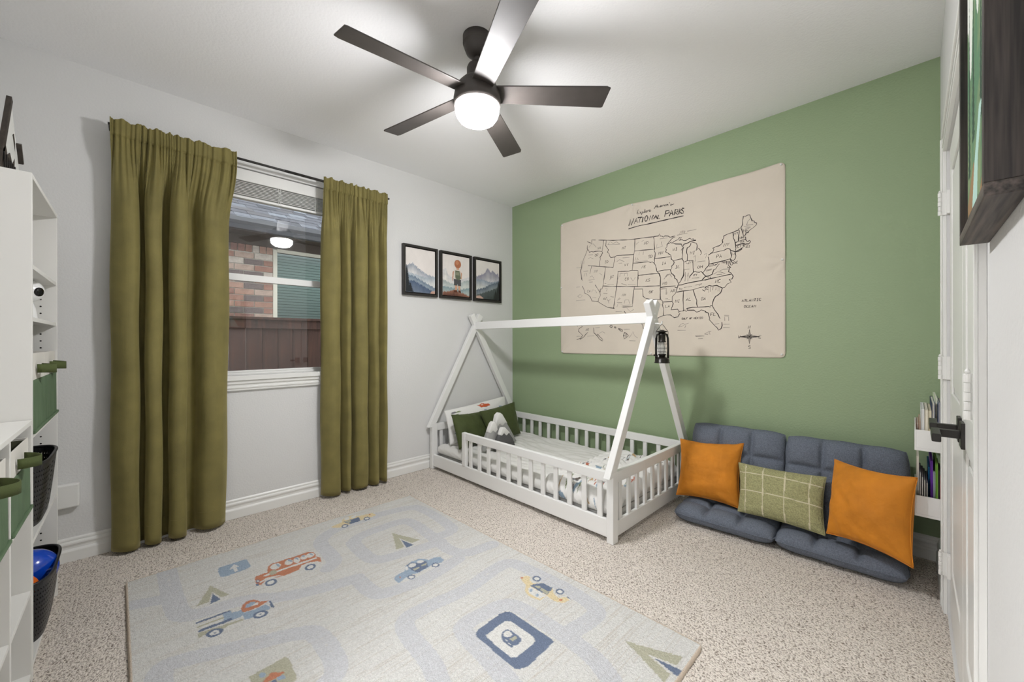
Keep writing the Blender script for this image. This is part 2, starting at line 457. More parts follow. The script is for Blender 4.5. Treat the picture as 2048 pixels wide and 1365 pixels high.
for k in range(5):
    a = math.radians(48 + 72 * k)
    mb = MB()
    r0, r1, w0, w1, t = 0.095, 0.668, 0.052, 0.064, 0.005
    pit = math.radians(-13)
    pts = [(r0, -w0), (r1 - 0.02, -w1), (r1, -w1 + 0.008), (r1 - 0.012, w1 - 0.004), (r1 - 0.022, w1), (r0, w0)]
    ring = []
    for x, y in pts:
        yy = y * math.cos(pit); zz_ = y * math.sin(pit)
        ring.append((FX + x * math.cos(a) - yy * math.sin(a), FY + x * math.sin(a) + yy * math.cos(a), H + ZB + zz_))
    mb.prism(ring, (0, 0, t * 1.4))
    bo = mb.build('blade', m_fan, fan, bevel=0.002)
    MB().tube([(FX + 0.10 * math.cos(a), FY + 0.10 * math.sin(a), H + ZB + 0.012), (FX + 0.16 * math.cos(a), FY + 0.16 * math.sin(a), H + ZB + 0.012)], 0.012, 10).build('blade_arm', m_fan, bo)

# ------------------------------------------------------------------ curtains
RODX, RODZ = 0.10, 2.415
rod = thing('curtain_rod', (RODX, -2.40, RODZ), 'thin black curtain rod carrying both olive curtains', 'curtain rod')
MB().tube([(RODX, -3.235, RODZ), (RODX, -1.565, RODZ)], 0.008, 12).build('rod_tube', m_black, rod, smooth=True)
MB().tube([(RODX, -2.36, RODZ), (RODX, -1.6, RODZ)], 0.0095, 12).build('outer_rod_tube', m_black, rod, smooth=True)
for yy in (-3.228, -1.572):
    MB().tube([(0.001, yy, RODZ), (RODX, yy, RODZ)], 0.006, 8).build('bracket', m_black, rod)
def catmull(pts, n):
    P = np.array(pts, float)
    d = np.r_[0, np.cumsum(np.hypot(*np.diff(P, axis=0).T))]
    t = np.linspace(0, d[-1], n)
    out = []
    for tt in t:
        i = min(max(np.searchsorted(d, tt) - 1, 0), len(P) - 2)
        u = (tt - d[i]) / (d[i + 1] - d[i])
        p0, p1, p2, p3 = P[max(i - 1, 0)], P[i], P[i + 1], P[min(i + 2, len(P) - 1)]
        out.append(0.5 * ((2 * p1) + (-p0 + p2) * u + (2 * p0 - 5 * p1 + 4 * p2 - p3) * u * u + (-p0 + 3 * p1 - 3 * p2 + p3) * u ** 3))
    return np.array(out)
def curtain(name, prof, label, top0, top1, bot_shift, seed):
    n, nz = 330, 90
    C = catmull(prof, n)
    s = np.linspace(0, 1, n)
    zs = np.concatenate([np.linspace(0.018, 2.30, 62), np.linspace(2.315, 2.452, 28)])
    P = np.zeros((n, nz, 3))
    rr = np.random.RandomState(seed)
    ph = np.cumsum(rr.uniform(0.6, 1.4, n)); ph = ph / ph[-1]
    gather = (0.009 + 0.005 * np.sin(s * 19 + seed)) * np.sin(ph * 2 * math.pi * 14 + 2.2 * np.sin(s * 13 + seed)) + 0.005 * np.sin(ph * 2 * math.pi * 33 + 1)
    ker = np.hanning(91); ker /= ker.sum()
    ysm = np.convolve(np.pad(C[:, 0], 45, mode='edge'), ker, 'valid')
    ytop = top0 + (top1 - top0) * (ysm - ysm[0]) / (ysm[-1] - ysm[0])
    for j, z in enumerate(zs):
        f = min(max((2.37 - z) / 0.40, 0), 1); f = f * f * (3 - 2 * f)
        g = min(max((z - 1.9) / 0.4, 0), 1)
        y = ytop * (1 - f) + C[:, 0] * f
        xf = C[:, 1]
        x = (RODX + 0.012 + gather) * (1 - f) + xf * f + gather * g * f * 0.7
        y = y + bot_shift * (1 - min(z / 1.6, 1)) * (s ** 2)
        if z > 2.36:      # rod pocket and ruffled heading
            k = math.cos(min(max((z - RODZ) / 0.026, -1.4), 1.4))
            x = RODX + np.maximum(0.021 + gather * (0.75 - 0.15 * k), 0.0118)
        ztop = z
        if z > 2.40:
            ztop = z + (0.007 * np.sin(ph * 2 * math.pi * 9 + 0.7 + 2 * np.sin(s * 11)) * np.clip(np.minimum(s, 1 - s) * 14, 0, 1) - 0.008) * (z - 2.40) / 0.05
        P[:, j, 0] = np.maximum(x, 0.022) + 0.002 * np.sin(s * 31 + z * 9) * f
        P[:, j, 1] = y + 0.003 * np.sin(z * 7 + s * 11)
        P[:, j, 2] = ztop + (0.006 * np.sin(s * 23 + 1) if z < 0.05 else 0)
    o = finish(name, grid_mesh(name, P), m_velvet, smooth=True, solid=0.004)
    tag(o, label, 'curtain', 'olive velvet curtains')
    # stitched hem lines
    for zc, nm in ((2.352, 'pocket_seam'), (0.12, 'hem_seam')):
        j = int(np.argmin(abs(zs - zc)))
        pts = [tuple(P[i, j] + np.array([0.003, 0, 0])) for i in range(0, n, 3)]
        MB().tube(pts, 0.0012, 5).build(nm, m_velvet, o)
    return o
curtain('curtain', [(-3.214, 0.035), (-3.225, 0.06), (-3.218, 0.09), (-3.19, 0.118), (-3.16, 0.132), (-3.128, 0.125), (-3.110, 0.09), (-3.118, 0.05), (-3.105, 0.026), (-3.085, 0.027), (-3.076, 0.055), (-3.082, 0.10), (-3.066, 0.13), (-3.038, 0.136), (-3.012, 0.115), (-3.012, 0.06), (-3.002, 0.026), (-2.975, 0.027), (-2.968, 0.06), (-2.976, 0.105), (-2.955, 0.138), (-2.925, 0.142), (-2.898, 0.118), (-2.896, 0.07), (-2.888, 0.034), (-2.866, 0.030), (-2.848, 0.045), (-2.832, 0.085), (-2.80, 0.125), (-2.755, 0.132), (-2.715, 0.108), (-2.69, 0.075), (-2.678, 0.05)],
        'wide olive velvet curtain beside the white shelves', -3.222, -2.648, -0.02, 2)
curtain('curtain', [(-2.102, 0.05), (-2.096, 0.085), (-2.06, 0.12), (-2.02, 0.132), (-1.982, 0.112), (-1.968, 0.06), (-1.954, 0.045), (-1.945, 0.08), (-1.925, 0.125), (-1.902, 0.12), (-1.888, 0.075), (-1.890, 0.04), (-1.868, 0.032), (-1.862, 0.065), (-1.852, 0.11), (-1.81, 0.138), (-1.772, 0.13), (-1.752, 0.085), (-1.752, 0.048), (-1.735, 0.04), (-1.728, 0.075), (-1.70, 0.126), (-1.67, 0.118), (-1.652, 0.07), (-1.645, 0.05), (-1.632, 0.075), (-1.61, 0.118), (-1.588, 0.105), (-1.575, 0.07), (-1.574, 0.04)],
        'narrower olive velvet curtain next to the framed pictures', -2.098, -1.590, 0.0, 5)

# wall outlet box with cord
ob = thing('outlet_box', (0, -3.40, 0.30), 'white plastic outlet cover box with a cord low on the wall', 'outlet cover')
MB().box(0.0, 0.038, -3.47, -3.345, 0.300, 0.428).build('cover', m_trim, ob, bevel=0.008)
MB().tube([(0.02, -3.43, 0.301), (0.022, -3.437, 0.25), (0.03, -3.45, 0.20), (0.024, -3.465, 0.15), (0.02, -3.47, 0.1)], 0.004, 8).build('cord', m_trim, ob, smooth=True)

# ------------------------------------------------------------------ three framed prints on the left wall
m_paint = mat('watercolour_print', None, 0.9, attr=True)
def ridge(u, pts):
    x, y = zip(*pts)
    return np.interp(u, x, y)
def paint_panel(name, parent, x0, y0, y1, z0, z1, fn, n=(110, 140)):
    u, v = np.meshgrid(np.linspace(0, 1, n[0]), np.linspace(0, 1, n[1]), indexing='ij')
    c = fn(u, v)
    P = np.stack([np.full_like(u, x0), lerp(y0, y1, u), lerp(z0, z1, v)], -1)
    return finish(name, grid_mesh(name, P, c), m_paint, parent, smooth=True)
def mountains(layers, sky=(228, 222, 218), seed=1):
    def fn(u, v):
        base = linA(sky) * np.ones(u.shape + (3,))
        nz = smooth_noise(u * 1.3, v * 1.3, seed)
        base *= (1 - 0.07 * np.clip(nz, -1, 1))[..., None]
        for k, (pts, top, bot, fade) in enumerate(layers):
            h = ridge(u, pts) + 0.018 * np.sin(u * 37 + k) * np.sin(u * 91 + 2 * k) + 0.01 * np.sin(u * 173)
            m = v < h
            t = np.clip((h - v) / fade, 0, 1)[..., None]
            col = linA(top) * (1 - t) + linA(bot) * t
            col = col * (1 + 0.22 * np.clip(smooth_noise(u * 2.2, v * 2.2, seed + 3 + k), -1, 1))[..., None]
            base = np.where(m[..., None], col, base)
        return base
    return fn
def pines(c, u, v, trees, col=(38, 42, 46)):
    for (cx, top, bot, w) in trees:
        t = (top - v) / (top - bot)
        half = w * np.clip(t, 0, 1) * (0.55 + 0.45 * np.abs(np.sin(v * 95)))
        m = (abs(u - cx) < half) & (v < top) & (v > bot)
        c = np.where(m[..., None], linA(col), c)
    return c
def paint_a(u, v):
    c = mountains([([(0, .58), (.1, .62), (.22, .66), (.45, .54), (.7, .44), (1, .40)], (150, 158, 172), (216, 214, 212), .22), ([(0, .45), (.4, .40), (.7, .36), (1, .40)], (160, 172, 184), (214, 216, 214), .16),
                   ([(0, .40), (.3, .36), (.6, .26), (1, .14)], (104, 122, 142), (182, 192, 196), .2), ([(0, .22), (.25, .27), (.6, .16), (1, .03)], (74, 90, 116), (110, 122, 140), .2)], seed=2)(u, v)
    c = np.where(inside(u, v, [(.83, 0), (.86, .05), (1, .07), (1, 0)])[..., None], linA((196, 158, 140)), c)
    return pines(c, u, v, [(0.03, .62, .0, .16), (0.15, .22, .0, .12)])
def paint_b(u, v):
    c = mountains([([(0, .60), (.1, .66), (.2, .50), (.5, .40), (.8, .46), (1, .52)], (206, 206, 208), (222, 220, 216), .2), ([(0, .38), (.3, .30), (.6, .30), (.8, .40), (1, .44)], (166, 178, 178), (206, 210, 204), .2),
                   ([(0, .22), (.3, .20), (.7, .18), (1, .24)], (128, 152, 160), (178, 190, 186), .15), ([(0, .08), (.2, .10), (.4, .15), (.6, .10), (.8, .08), (1, .02)], (150, 104, 84), (92, 62, 52), .12)], seed=9)(u, v)
    def poly(pts, col):
        nonlocal c
        c = np.where(inside(u, v, pts)[..., None], linA(col), c)
    def el(cx, cy, rx, ry, col):
        nonlocal c
        c = np.where((((u - cx) / rx) ** 2 + ((v - cy) / ry) ** 2 < 1)[..., None], linA(col), c)
    poly([(.44, .28), (.53, .28), (.52, .14), (.45, .14)], (206, 160, 132)); poly([(.56, .28), (.65, .28), (.64, .14), (.58, .14)], (206, 160, 132))
    poly([(.42, .15), (.53, .15), (.53, .09), (.40, .09)], (92, 52, 34)); poly([(.57, .15), (.66, .15), (.68, .09), (.57, .09)], (92, 52, 34))
    poly([(.40, .44), (.67, .44), (.68, .26), (.56, .26), (.54, .31), (.52, .26), (.41, .26)], (82, 82, 84))
    poly([(.37, .58), (.43, .66), (.63, .66), (.70, .58), (.68, .42), (.41, .42)], (222, 214, 204))
    poly([(.36, .60), (.41, .62), (.39, .50), (.37, .36), (.34, .38)], (200, 152, 124)); poly([(.66, .62), (.71, .58), (.70, .44), (.67, .44)], (200, 152, 124))
    poly([(.45, .64), (.62, .64), (.67, .45), (.58, .40), (.46, .44)], (104, 112, 92)); poly([(.48, .60), (.60, .60), (.62, .52), (.47, .52)], (140, 144, 122))
    el(.55, .80, .125, .105, (178, 112, 80)); el(.53, .83, .06, .05, (200, 138, 104)); poly([(.50, .70), (.60, .70), (.60, .66), (.50, .66)], (206, 160, 132))
    return c
def paint_c(u, v):
    c = mountains([([(0, .56), (.25, .64), (.36, .68), (.45, .80), (.52, .82), (.6, .72), (.72, .78), (.85, .70), (.95, .72), (1, .62)], (142, 140, 158), (206, 204, 206), .34), ([(0, .50), (.3, .50), (.6, .46), (1, .52)], (140, 152, 170), (206, 208, 206), .2),
                   ([(0, .22), (.35, .30), (.6, .40), (.8, .46), (1, .50)], (92, 104, 120), (172, 180, 178), .3), ([(0, .08), (.3, .16), (.6, .24), (1, .36)], (84, 92, 92), (60, 68, 66), .3)], seed=5)(u, v)
    c = np.where(inside(u, v, [(0, 0), (0, .06), (.15, .08), (.3, .02), (.3, 0)])[..., None], linA((196, 164, 150)), c)
    return pines(c, u, v, [(0.97, .56, .0, .16), (0.84, .28, .0, .12)], (44, 48, 46))
m_bframe = mat('black_wood_frame', (38, 35, 33), 0.5)
def small_frame(y0, y1, fn, label):
    z0, z1, t, d = 1.622, 2.083, 0.020, 0.036
    fr = thing('framed_picture', (0, (y0 + y1) / 2, z0), label, 'picture', 'three framed watercolours')
    mb = MB().box(0, d, y0, y0 + t, z0, z1).box(0, d, y1 - t, y1, z0, z1).box(0, d, y0 + t, y1 - t, z0, z0 + t).box(0, d, y0 + t, y1 - t, z1 - t, z1)
    mb.build('frame', m_bframe, fr, bevel=0.0015)
    MB().box(0.001, 0.012, y0 + t, y1 - t, z0 + t, z1 - t).build('backing', mat('frame_gap', (18, 17, 16), 0.8), fr)
    cv = MB().box(0.012, 0.026, y0 + t + 0.009, y1 - t - 0.009, z0 + t + 0.009, z1 - t - 0.009).build('canvas', mat('canvas_edge', (216, 210, 204), 0.9), fr)
    paint_panel('print', cv, 0.0264, y0 + t + 0.009, y1 - t - 0.009, z0 + t + 0.009, z1 - t - 0.009, fn)
small_frame(-1.397, -1.032, paint_a, 'black framed misty blue mountain print nearest the curtain')
small_frame(-1.001, -0.617, paint_b, 'black framed print of a child with a backpack')
small_frame(-0.583, -0.202, paint_c, 'black framed jagged mountain print nearest the green wall')

# big frame on the right wall
fy0, fy1, fz0, fz1 = -2.345, -1.962, 1.388, 1.90
fr = thing('framed_forest_picture', (W, (fy0 + fy1) / 2, fz0), 'large dark wood framed green forest picture on the right wall', 'picture')
m_oak = mix_material('dark_stained_oak', (30, 25, 23), (74, 65, 60), 90, 0.35, 0.68, 0.55, bump=(0.25, 0.002), stretch=(1.5, 1.5, 0.06))
x1, x0 = W - 0.0005, W - 0.038
t = 0.018
MB().box(x0, x1, fy0, fy0 + t, fz0 + t, fz1 - t).build('frame_side', m_oak, fr, bevel=0.001)
MB().box(x0, x1, fy1 - t, fy1, fz0 + t, fz1 - t).build('frame_side', m_oak, fr, bevel=0.001)
m_oakh = mix_material('dark_stained_oak_rail', (34, 29, 27), (96, 86, 80), 90, 0.35, 0.68, 0.55, bump=(0.25, 0.002), stretch=(1.5, 0.06, 1.5))
MB().box(x0, x1, fy0, fy1, fz0, fz0 + t).build('frame_bottom', m_oakh, fr, bevel=0.001)
MB().box(x0, x1, fy0, fy1, fz1 - t, fz1).build('frame_top', m_oakh, fr, bevel=0.001)
cv = MB().box(W - 0.028, W - 0.002, fy0 + t + 0.004, fy1 - t - 0.004, fz0 + t + 0.004, fz1 - t - 0.004).build('canvas', MATS['canvas_edge'], fr)
def paint_forest(u, v):
    c = linA((224, 228, 220)) * np.ones(u.shape + (3,))
    h = 0.75 + 0.2 * np.sin(u * 17) * np.sin(u * 5 + 1)
    m = v < h
    g = np.clip(smooth_noise(u * 1.5, v * 1.1, 11) + 0.35, 0, 1)[..., None]
    gc = linA((86, 128, 96)) * (1 - g) + linA((150, 160, 112)) * g
    c = np.where(m[..., None], gc, c)
    c = pines(c, u, v, [(.1, .98, .25, .06), (.22, .8, .2, .05), (.38, .95, .3, .05), (.7, .9, .3, .07), (.9, .99, .2, .06)], (44, 74, 56))
    m = inside(u, v, [(.55, .0), (.5, .2), (.35, .35), (.45, .36), (.66, .2), (.8, .0)])
    c = np.where(m[..., None], linA((176, 210, 200)), c)
    m = inside(u, v, [(.8, .0), (.66, .2), (.7, .22), (1, .1), (1, 0)]) | inside(u, v, [(0, 0), (0, .1), (.3, .12), (.55, .0)])
    c = np.where(m[..., None], linA((150, 120, 84)), c)
    return c
paint_panel('print', cv, W - 0.0285, fy0 + t + 0.004, fy1 - t - 0.004, fz0 + t + 0.004, fz1 - t - 0.004, paint_forest)

# ------------------------------------------------------------------ tent bed
BX0, BX1, BY0, BY1 = 0.028, 1.992, -1.122, -0.045
bed = thing('tent_bed', (1.0, -0.58, 0), 'white low floor bed with slatted rails and tent frame', 'bed')
pw, pd = 0.058, 0.045
def bp(nm, mb, bevel=0.004):
    return mb.build(nm, m_white, bed, bevel=bevel)
ends = ((BX0, BX0 + pd), (BX1 - pd, BX1))
for xa, xb in ends:
    for ya, yb in ((BY0, BY0 + pw), (BY1 - pw, BY1)):
        bp('post', MB().box(xa, xb, ya, yb, 0, 0.425))
# boards and rails
bp('bottom_board', MB().box(BX0 + pd, BX1 - pd, BY0 + 0.010, BY0 + 0.034, 0.028, 0.136))
bp('bottom_board', MB().box(BX0 + pd, BX1 - pd, BY1 - 0.034, BY1 - 0.010, 0.028, 0.136))
for xa, xb in ((BX0 + 0.010, BX0 + 0.034), (BX1 - 0.034, BX1 - 0.010)):
    bp('bottom_board', MB().box(xa, xb, BY0 + pw, BY1 - pw, 0.028, 0.120))
    bp('top_rail', MB().box(xa - 0.004, xb + 0.004, BY0 + pw, BY1 - pw, 0.352, 0.418))
GX = 0.522
bp('top_rail', MB().box(GX + 0.045, BX1 - pd, BY0 + 0.006, BY0 + 0.038, 0.358, 0.418))
bp('post', MB().box(GX, GX + 0.045, BY0 + 0.004, BY0 + 0.040, 0.136, 0.418))
bp('top_rail', MB().box(BX0 + pd, BX1 - pd, BY1 - 0.038, BY1 - 0.006, 0.358, 0.418))
def slats(n, a0, a1, fixed, axis, w=0.034, th=0.016):
    for i in range(n):
        c = a0 + (a1 - a0) * (i + 0.5) / n
        if axis == 'x':
            me = MB().box(c - w / 2, c + w / 2, fixed - th / 2, fixed + th / 2, 0.118, 0.362)
        else:
            me = MB().box(fixed - th / 2, fixed + th / 2, c - w / 2, c + w / 2, 0.105, 0.356)
        bp('slat', me, 0.003)
slats(12, GX + 0.045, BX1 - pd, BY0 + 0.022, 'x')
slats(16, BX0 + pd, BX1 - pd, BY1 - 0.022, 'x')
slats(9, BY0 + pw, BY1 - pw, BX1 - 0.022, 'y')
slats(9, BY0 + pw, BY1 - pw, BX0 + 0.022, 'y')
YC = (BY0 + BY1) / 2
for xa, xb in ends:
    xc = (xa + xb) / 2
    for s in (1, -1):
        y_lo, y_hi = YC - s * 0.525, YC + s * 0.058
        lo = Vector((xc, y_lo, 0.425)); hi = Vector((xc, y_hi, 1.470)); d = (hi - lo).normalized()
        w = 0.060
        # leg sliced level at the bottom, square at the top
        hw = w / 2 / abs(d.z)
        n = Vector((0, d.z, -d.y)) * (w / 2)
        ring = [(xa + (0.001 if s > 0 else 0), y_lo - hw - s * 0.018, 0.392), (xa + (0.001 if s > 0 else 0), y_lo + hw - s * 0.018, 0.392), tuple(Vector((xa + (0.001 if s > 0 else 0), y_hi, 1.470)) + n), tuple(Vector((xa + (0.001 if s > 0 else 0), y_hi, 1.470)) - n)]
        bp('tent_leg', MB().prism(ring, (pd - (0.002 if s > 0 else 0), 0, 0)))
bp('ridge_beam', MB().box(BX0 + pd, BX1 - pd, YC - 0.02, YC + 0.02, 1.322, 1.396))
for z in (1.345, 1.385):
    MB().tube([(BX1 - 0.001, YC, z), (BX1 + 0.003, YC, z)], 0.007, 12).build('screw_cap', m_white, bed)
hk = MB().tube([(BX1 - 0.002, YC - 0.005, 1.318), (BX1 + 0.02, YC - 0.005, 1.318), (BX1 + 0.042, YC - 0.005, 1.312), (BX1 + 0.05, YC - 0.005, 1.322), (BX1 + 0.05, YC - 0.005, 1.332)], 0.0045, 8)
hk.build('hook', m_white, bed, smooth=True)

# mattress + bedding
mt = MB().box(0.085, 1.925, -1.05, -0.115, 0.03, 0.138).build('mattress', m_sheet, bevel=0.03)
tag(mt, 'low white mattress inside the tent bed', 'mattress')
def bedding(name, x0, x1, y0, y1, zt, zlo, amp, seed, m, label, cat, puff=0.0, nx=150, ny=110, colfn=None):
    a, b_ = np.meshgrid(np.linspace(-1, 1, nx), np.linspace(-1, 1, ny), indexing='ij')
    # arc-length like mapping: outer part folds down the sides
    def fold(t):
        e = np.clip((abs(t) - 0.86) / 0.14, 0, 1)
        return np.sign(t) * np.clip(abs(t) / 0.86, 0, 1), e
    xs, ex = fold(a); ys, ey = fold(b_)
    e = np.maximum(ex, ey)
    X = lerp(x0, x1, (xs + 1) / 2); Y = lerp(y0, y1, (ys + 1) / 2)
    edge = 1 - np.clip(1 - np.minimum(1 - abs(xs), (1 - abs(ys)) * 1.0) / 0.10, 0, 1) ** 2.2
    wr = smooth_noise(a * 0.9, b_ * 0.9, seed) * amp + amp * 0.45 * np.sin(b_ * 24 + 3 * np.sin(a * 4 + seed) + 2 * np.sin(b_ * 5)) * (0.5 + 0.5 * np.sin(a * 3 + b_ * 2)) + amp * 0.25 * np.sin(b_ * 51 + 4 * np.sin(a * 6))
    Z = zlo + (zt - zlo) * (0.62 + 0.38 * edge) + wr * (0.3 + 0.7 * edge)
    Z = Z * (1 - e) + zlo * e + 0.006 * np.sin(a * 40 + b_ * 33) * e * (1 - e) * 4
    if puff:
        k = puff * np.sin(np.clip(e, 0, 1) * math.pi)
        X = X + np.sign(xs) * k * (ex >= ey); Y = Y + np.sign(ys) * k * (ey > ex)
    P = np.stack([X, Y, Z], -1)
    c = colfn((a + 1) / 2, (b_ + 1) / 2, e) if colfn else None
    o = finish(name, grid_mesh(name, P, c), m, smooth=True, solid=0.006)
    return tag(o, label, cat)
bedding('comforter', 0.082, 1.395, -1.062, -0.10, 0.225, 0.146, 0.013, 4, m_sheet, 'pale grey wrinkled comforter spread over the bed', 'comforter', puff=0.006, nx=190, ny=150)
m_print = mat('printed_cotton', None, 0.85, attr=True, bump=(60, 0.12, 0.003))
PALETTE = [(128, 140, 104), (176, 98, 72), (120, 118, 122), (188, 160, 120), (140, 160, 176), (96, 88, 82)]
def motif_cols(seed, n, su, sv):
    rr = np.random.RandomState(seed)
    spots = [(rr.uniform(0, 1), rr.uniform(0, 1), rr.uniform(0.5, 1.2), rr.randint(len(PALETTE)), rr.uniform(0, 3.1)) for _ in range(n)]
    def fn(u, v, e=None):
        c = linA((228, 227, 224)) * np.ones(u.shape + (3,))
        for cx, cy, r, k, an in spots:
            du = (u - cx) * math.cos(an) + (v - cy) * math.sin(an) * sv / su; dv = -(u - cx) * math.sin(an) * su / sv + (v - cy) * math.cos(an)
            d = (du / (su * r)) ** 2 + (dv / (sv * r * 0.6)) ** 2
            wob = 0.35 * np.sin(du / su * 9 + k) * np.sin(dv / sv * 8 + an)
            m = (d + wob) < 0.75
            c = np.where(m[..., None], linA(PALETTE[k]), c)
        return c
    return fn
def quilt_cols(u, v, e):
    c = motif_cols(21, 90, 0.05, 0.028)(u, v)
    plain = linA((226, 225, 222))
    m = (u > 0.90)
    return np.where(m[..., None], plain, c)
bedding('quilt', 1.41, 1.925, -1.066, -0.094, 0.262, 0.146, 0.022, 13, m_print, 'white quilt with small woodland prints folded at the foot of the bed', 'quilt', puff=0.010, nx=160, ny=200, colfn=quilt_cols)

# ------------------------------------------------------------------ pillows
def pillow(name, TL, TR, BR, BL, T, m, label, cat='pillow', group=None, n=44, pinch=0.06, colfn=None, seed=0, wr=0.006, exp=2.4):
    TL, TR, BR, BL = [np.array(p, float) for p in (TL, TR, BR, BL)]
    nrm = np.cross(TR - TL, BL - TL); nrm /= np.linalg.norm(nrm)
    u, v = np.meshgrid(np.linspace(0, 1, n), np.linspace(0, 1, n), indexing='ij')
    a, b_ = 2 * u - 1, 2 * v - 1
    # pull edge midpoints inwards so that the corners stay pointed
    a2 = a * (1 - pinch * (1 - b_ ** 2) * abs(a) ** 3); b2 = b_ * (1 - pinch * (1 - a ** 2) * abs(b_) ** 3)
    U, V = ((a2 + 1) / 2)[..., None], ((b2 + 1) / 2)[..., None]
    base = (TL * (1 - U) + TR * U) * (1 - V) + (BL * (1 - U) + BR * U) * V
    h = ((1 - abs(a) ** exp) * (1 - abs(b_) ** exp)) ** 0.55
    crease = np.zeros_like(a)
    for ca, cb in ((-1, -1), (1, -1), (1, 1), (-1, 1)):
        rx, ry = a - ca, b_ - cb
        rad = np.hypot(rx, ry) + 1e-6
        crease += np.sin(np.arctan2(ry, rx) * 9 + seed + ca) * np.exp(-(rad / 0.75) ** 2) * np.clip(rad / 0.15, 0, 1)
    w = crease * wr * 0.55 * h + smooth_noise(a, b_, seed + 50) * wr * h + wr * 0.9 * np.sin(a * 14 + seed) * np.exp(-((1 - abs(b_)) / 0.25) ** 2) * h
    front = base - nrm * (T / 2 * h + w)[..., None]
    back = base + nrm * (T / 2 * h - w * 0.3)[..., None]
    # one closed ring surface: front grid plus reversed back grid, welded at the rim
    me = bpy.data.meshes.new(name)
    idx = np.arange(n * n).reshape(n, n)
    bidx = idx + n * n
    rim = np.zeros((n, n), bool); rim[0] = rim[-1] = rim[:, 0] = rim[:, -1] = True
    bidx = np.where(rim, idx, bidx)
    def quads(i): return np.stack([i[:-1, :-1], i[1:, :-1], i[1:, 1:], i[:-1, 1:]], -1).reshape(-1, 4)
    f = [tuple(int(k) for k in q) for q in quads(idx)] + [tuple(int(k) for k in q[::-1]) for q in quads(bidx)]
    me.from_pydata([tuple(p) for p in front.reshape(-1, 3)] + [tuple(p) for p in back.reshape(-1, 3)], [], f)
    if colfn is not None:
        c = colfn(u, v).reshape(-1, 3)
        set_colors(me, np.vstack([c, c]))
    me.update()
    o = finish(name, me, m, smooth=True)
    # piped edge seam
    edge = [tuple(base[i, 0]) for i in range(n)] + [tuple(base[-1, j]) for j in range(n)] + [tuple(base[i, -1]) for i in range(n - 1, -1, -1)] + [tuple(base[0, j]) for j in range(n - 1, -1, -1)]
    ed = [edge[0]]
    for p in edge[1:]:
        if (Vector(p) - Vector(ed[-1])).length > 1e-4: ed.append(p)
    MB().tube(ed[:-1], 0.0022, 6, closed=True).build('seam', m if colfn is None else (m_sheet if name == 'printed_pillow' else mat('sage_piping', (158, 156, 114), 0.95)), o, smooth=True)
    return tag(o, label, cat, group)

def printed(u, v):
    c = motif_cols(33, 34, 0.035, 0.05)(u, v)
    for pts, col in (([(.50, .10), (.52, .05), (.57, .04), (.59, .08), (.66, .10), (.67, .17), (.51, .18)], (196, 88, 48)), ([(.53, .08), (.57, .07), (.57, .11), (.53, .11)], (222, 210, 196))):
        c = np.where(inside(u, v, pts)[..., None], linA(col), c)
    return c
pillow('printed_pillow', (0.135, -1.030, 0.540), (0.125, -0.245, 0.602), (0.235, -0.24, 0.250), (0.255, -1.05, 0.250), 0.12, m_print, 'white bed pillow printed with cars behind the green cushions', n=90, colfn=printed, seed=3, pinch=0.03)
pillow('green_cushion', (0.31, -1.075, 0.535), (0.250, -0.69, 0.505), (0.385, -0.66, 0.25), (0.44, -1.085, 0.25), 0.12, m_dkgreen, 'dark green cushion on the bed nearest the curtain side', 'cushion', 'dark green bed cushions', seed=5)
pillow('green_cushion', (0.345, -0.775, 0.530), (0.275, -0.245, 0.556), (0.40, -0.275, 0.25), (0.47, -0.735, 0.25), 0.12, m_dkgreen, 'dark green cushion on the bed nearest the green wall', 'cushion', 'dark green bed cushions', seed=8)
# mountain plush: three puffed peaks
plush = thing('mountain_plush', (0.60, -0.72, 0.232), 'grey and white mountain shaped plush cushion on the bed', 'plush')
def peak(nm, pts, x0, th, mm, cap, capm, caplabel=None):
    """pts: outline in (y,z); puffed by a bevelled prism; cap: outline of the snow cap"""
    o = MB().prism([(x0, y, z) for y, z in pts], (th, 0, 0)).build(nm, mm, plush, smooth=True, bevel=0.014)
    if cap:
        MB().prism([(x0 + 0.006, y, z) for y, z in cap], (th - 0.002, 0, 0)).build('snow_cap', capm, o, smooth=True, bevel=0.008)
m_pl = mat('light_grey_plush', (160, 160, 158), 0.95, bump=(200, 0.4, 0.003)); m_pd = mat('dark_grey_plush', (88, 88, 88), 0.95, bump=(200, 0.4, 0.003)); m_pwh = mat('white_plush', (226, 225, 222), 0.95, bump=(150, 0.6, 0.004))
peak('tall_peak', [(-0.505, 0.232), (-0.60, 0.375), (-0.70, 0.515), (-0.730, 0.53), (-0.760, 0.512), (-0.80, 0.39), (-0.83, 0.232)], 0.53, 0.055, m_pl, [(-0.632, 0.42), (-0.70, 0.518), (-0.730, 0.537), (-0.763, 0.515), (-0.795, 0.41), (-0.765, 0.40), (-0.735, 0.43), (-0.70, 0.405), (-0.665, 0.435)], m_pwh)
peak('small_peak', [(-0.76, 0.232), (-0.80, 0.39), (-0.828, 0.455), (-0.850, 0.475), (-0.872, 0.46), (-0.935, 0.34), (-0.965, 0.232)], 0.585, 0.05, m_pl, [(-0.80, 0.40), (-0.826, 0.458), (-0.850, 0.482), (-0.876, 0.462), (-0.912, 0.392), (-0.885, 0.38), (-0.86, 0.40), (-0.83, 0.375), (-0.815, 0.39)], m_pwh)
peak('front_peak', [(-0.62, 0.232), (-0.655, 0.31), (-0.70, 0.36), (-0.755, 0.415), (-0.79, 0.415), (-0.845, 0.31), (-0.87, 0.232)], 0.635, 0.045, m_pd, [(-0.692, 0.362), (-0.755, 0.42), (-0.79, 0.422), (-0.822, 0.362), (-0.795, 0.35), (-0.77, 0.37), (-0.74, 0.342), (-0.715, 0.36)], m_pwh)

plush.location.z += 0.010
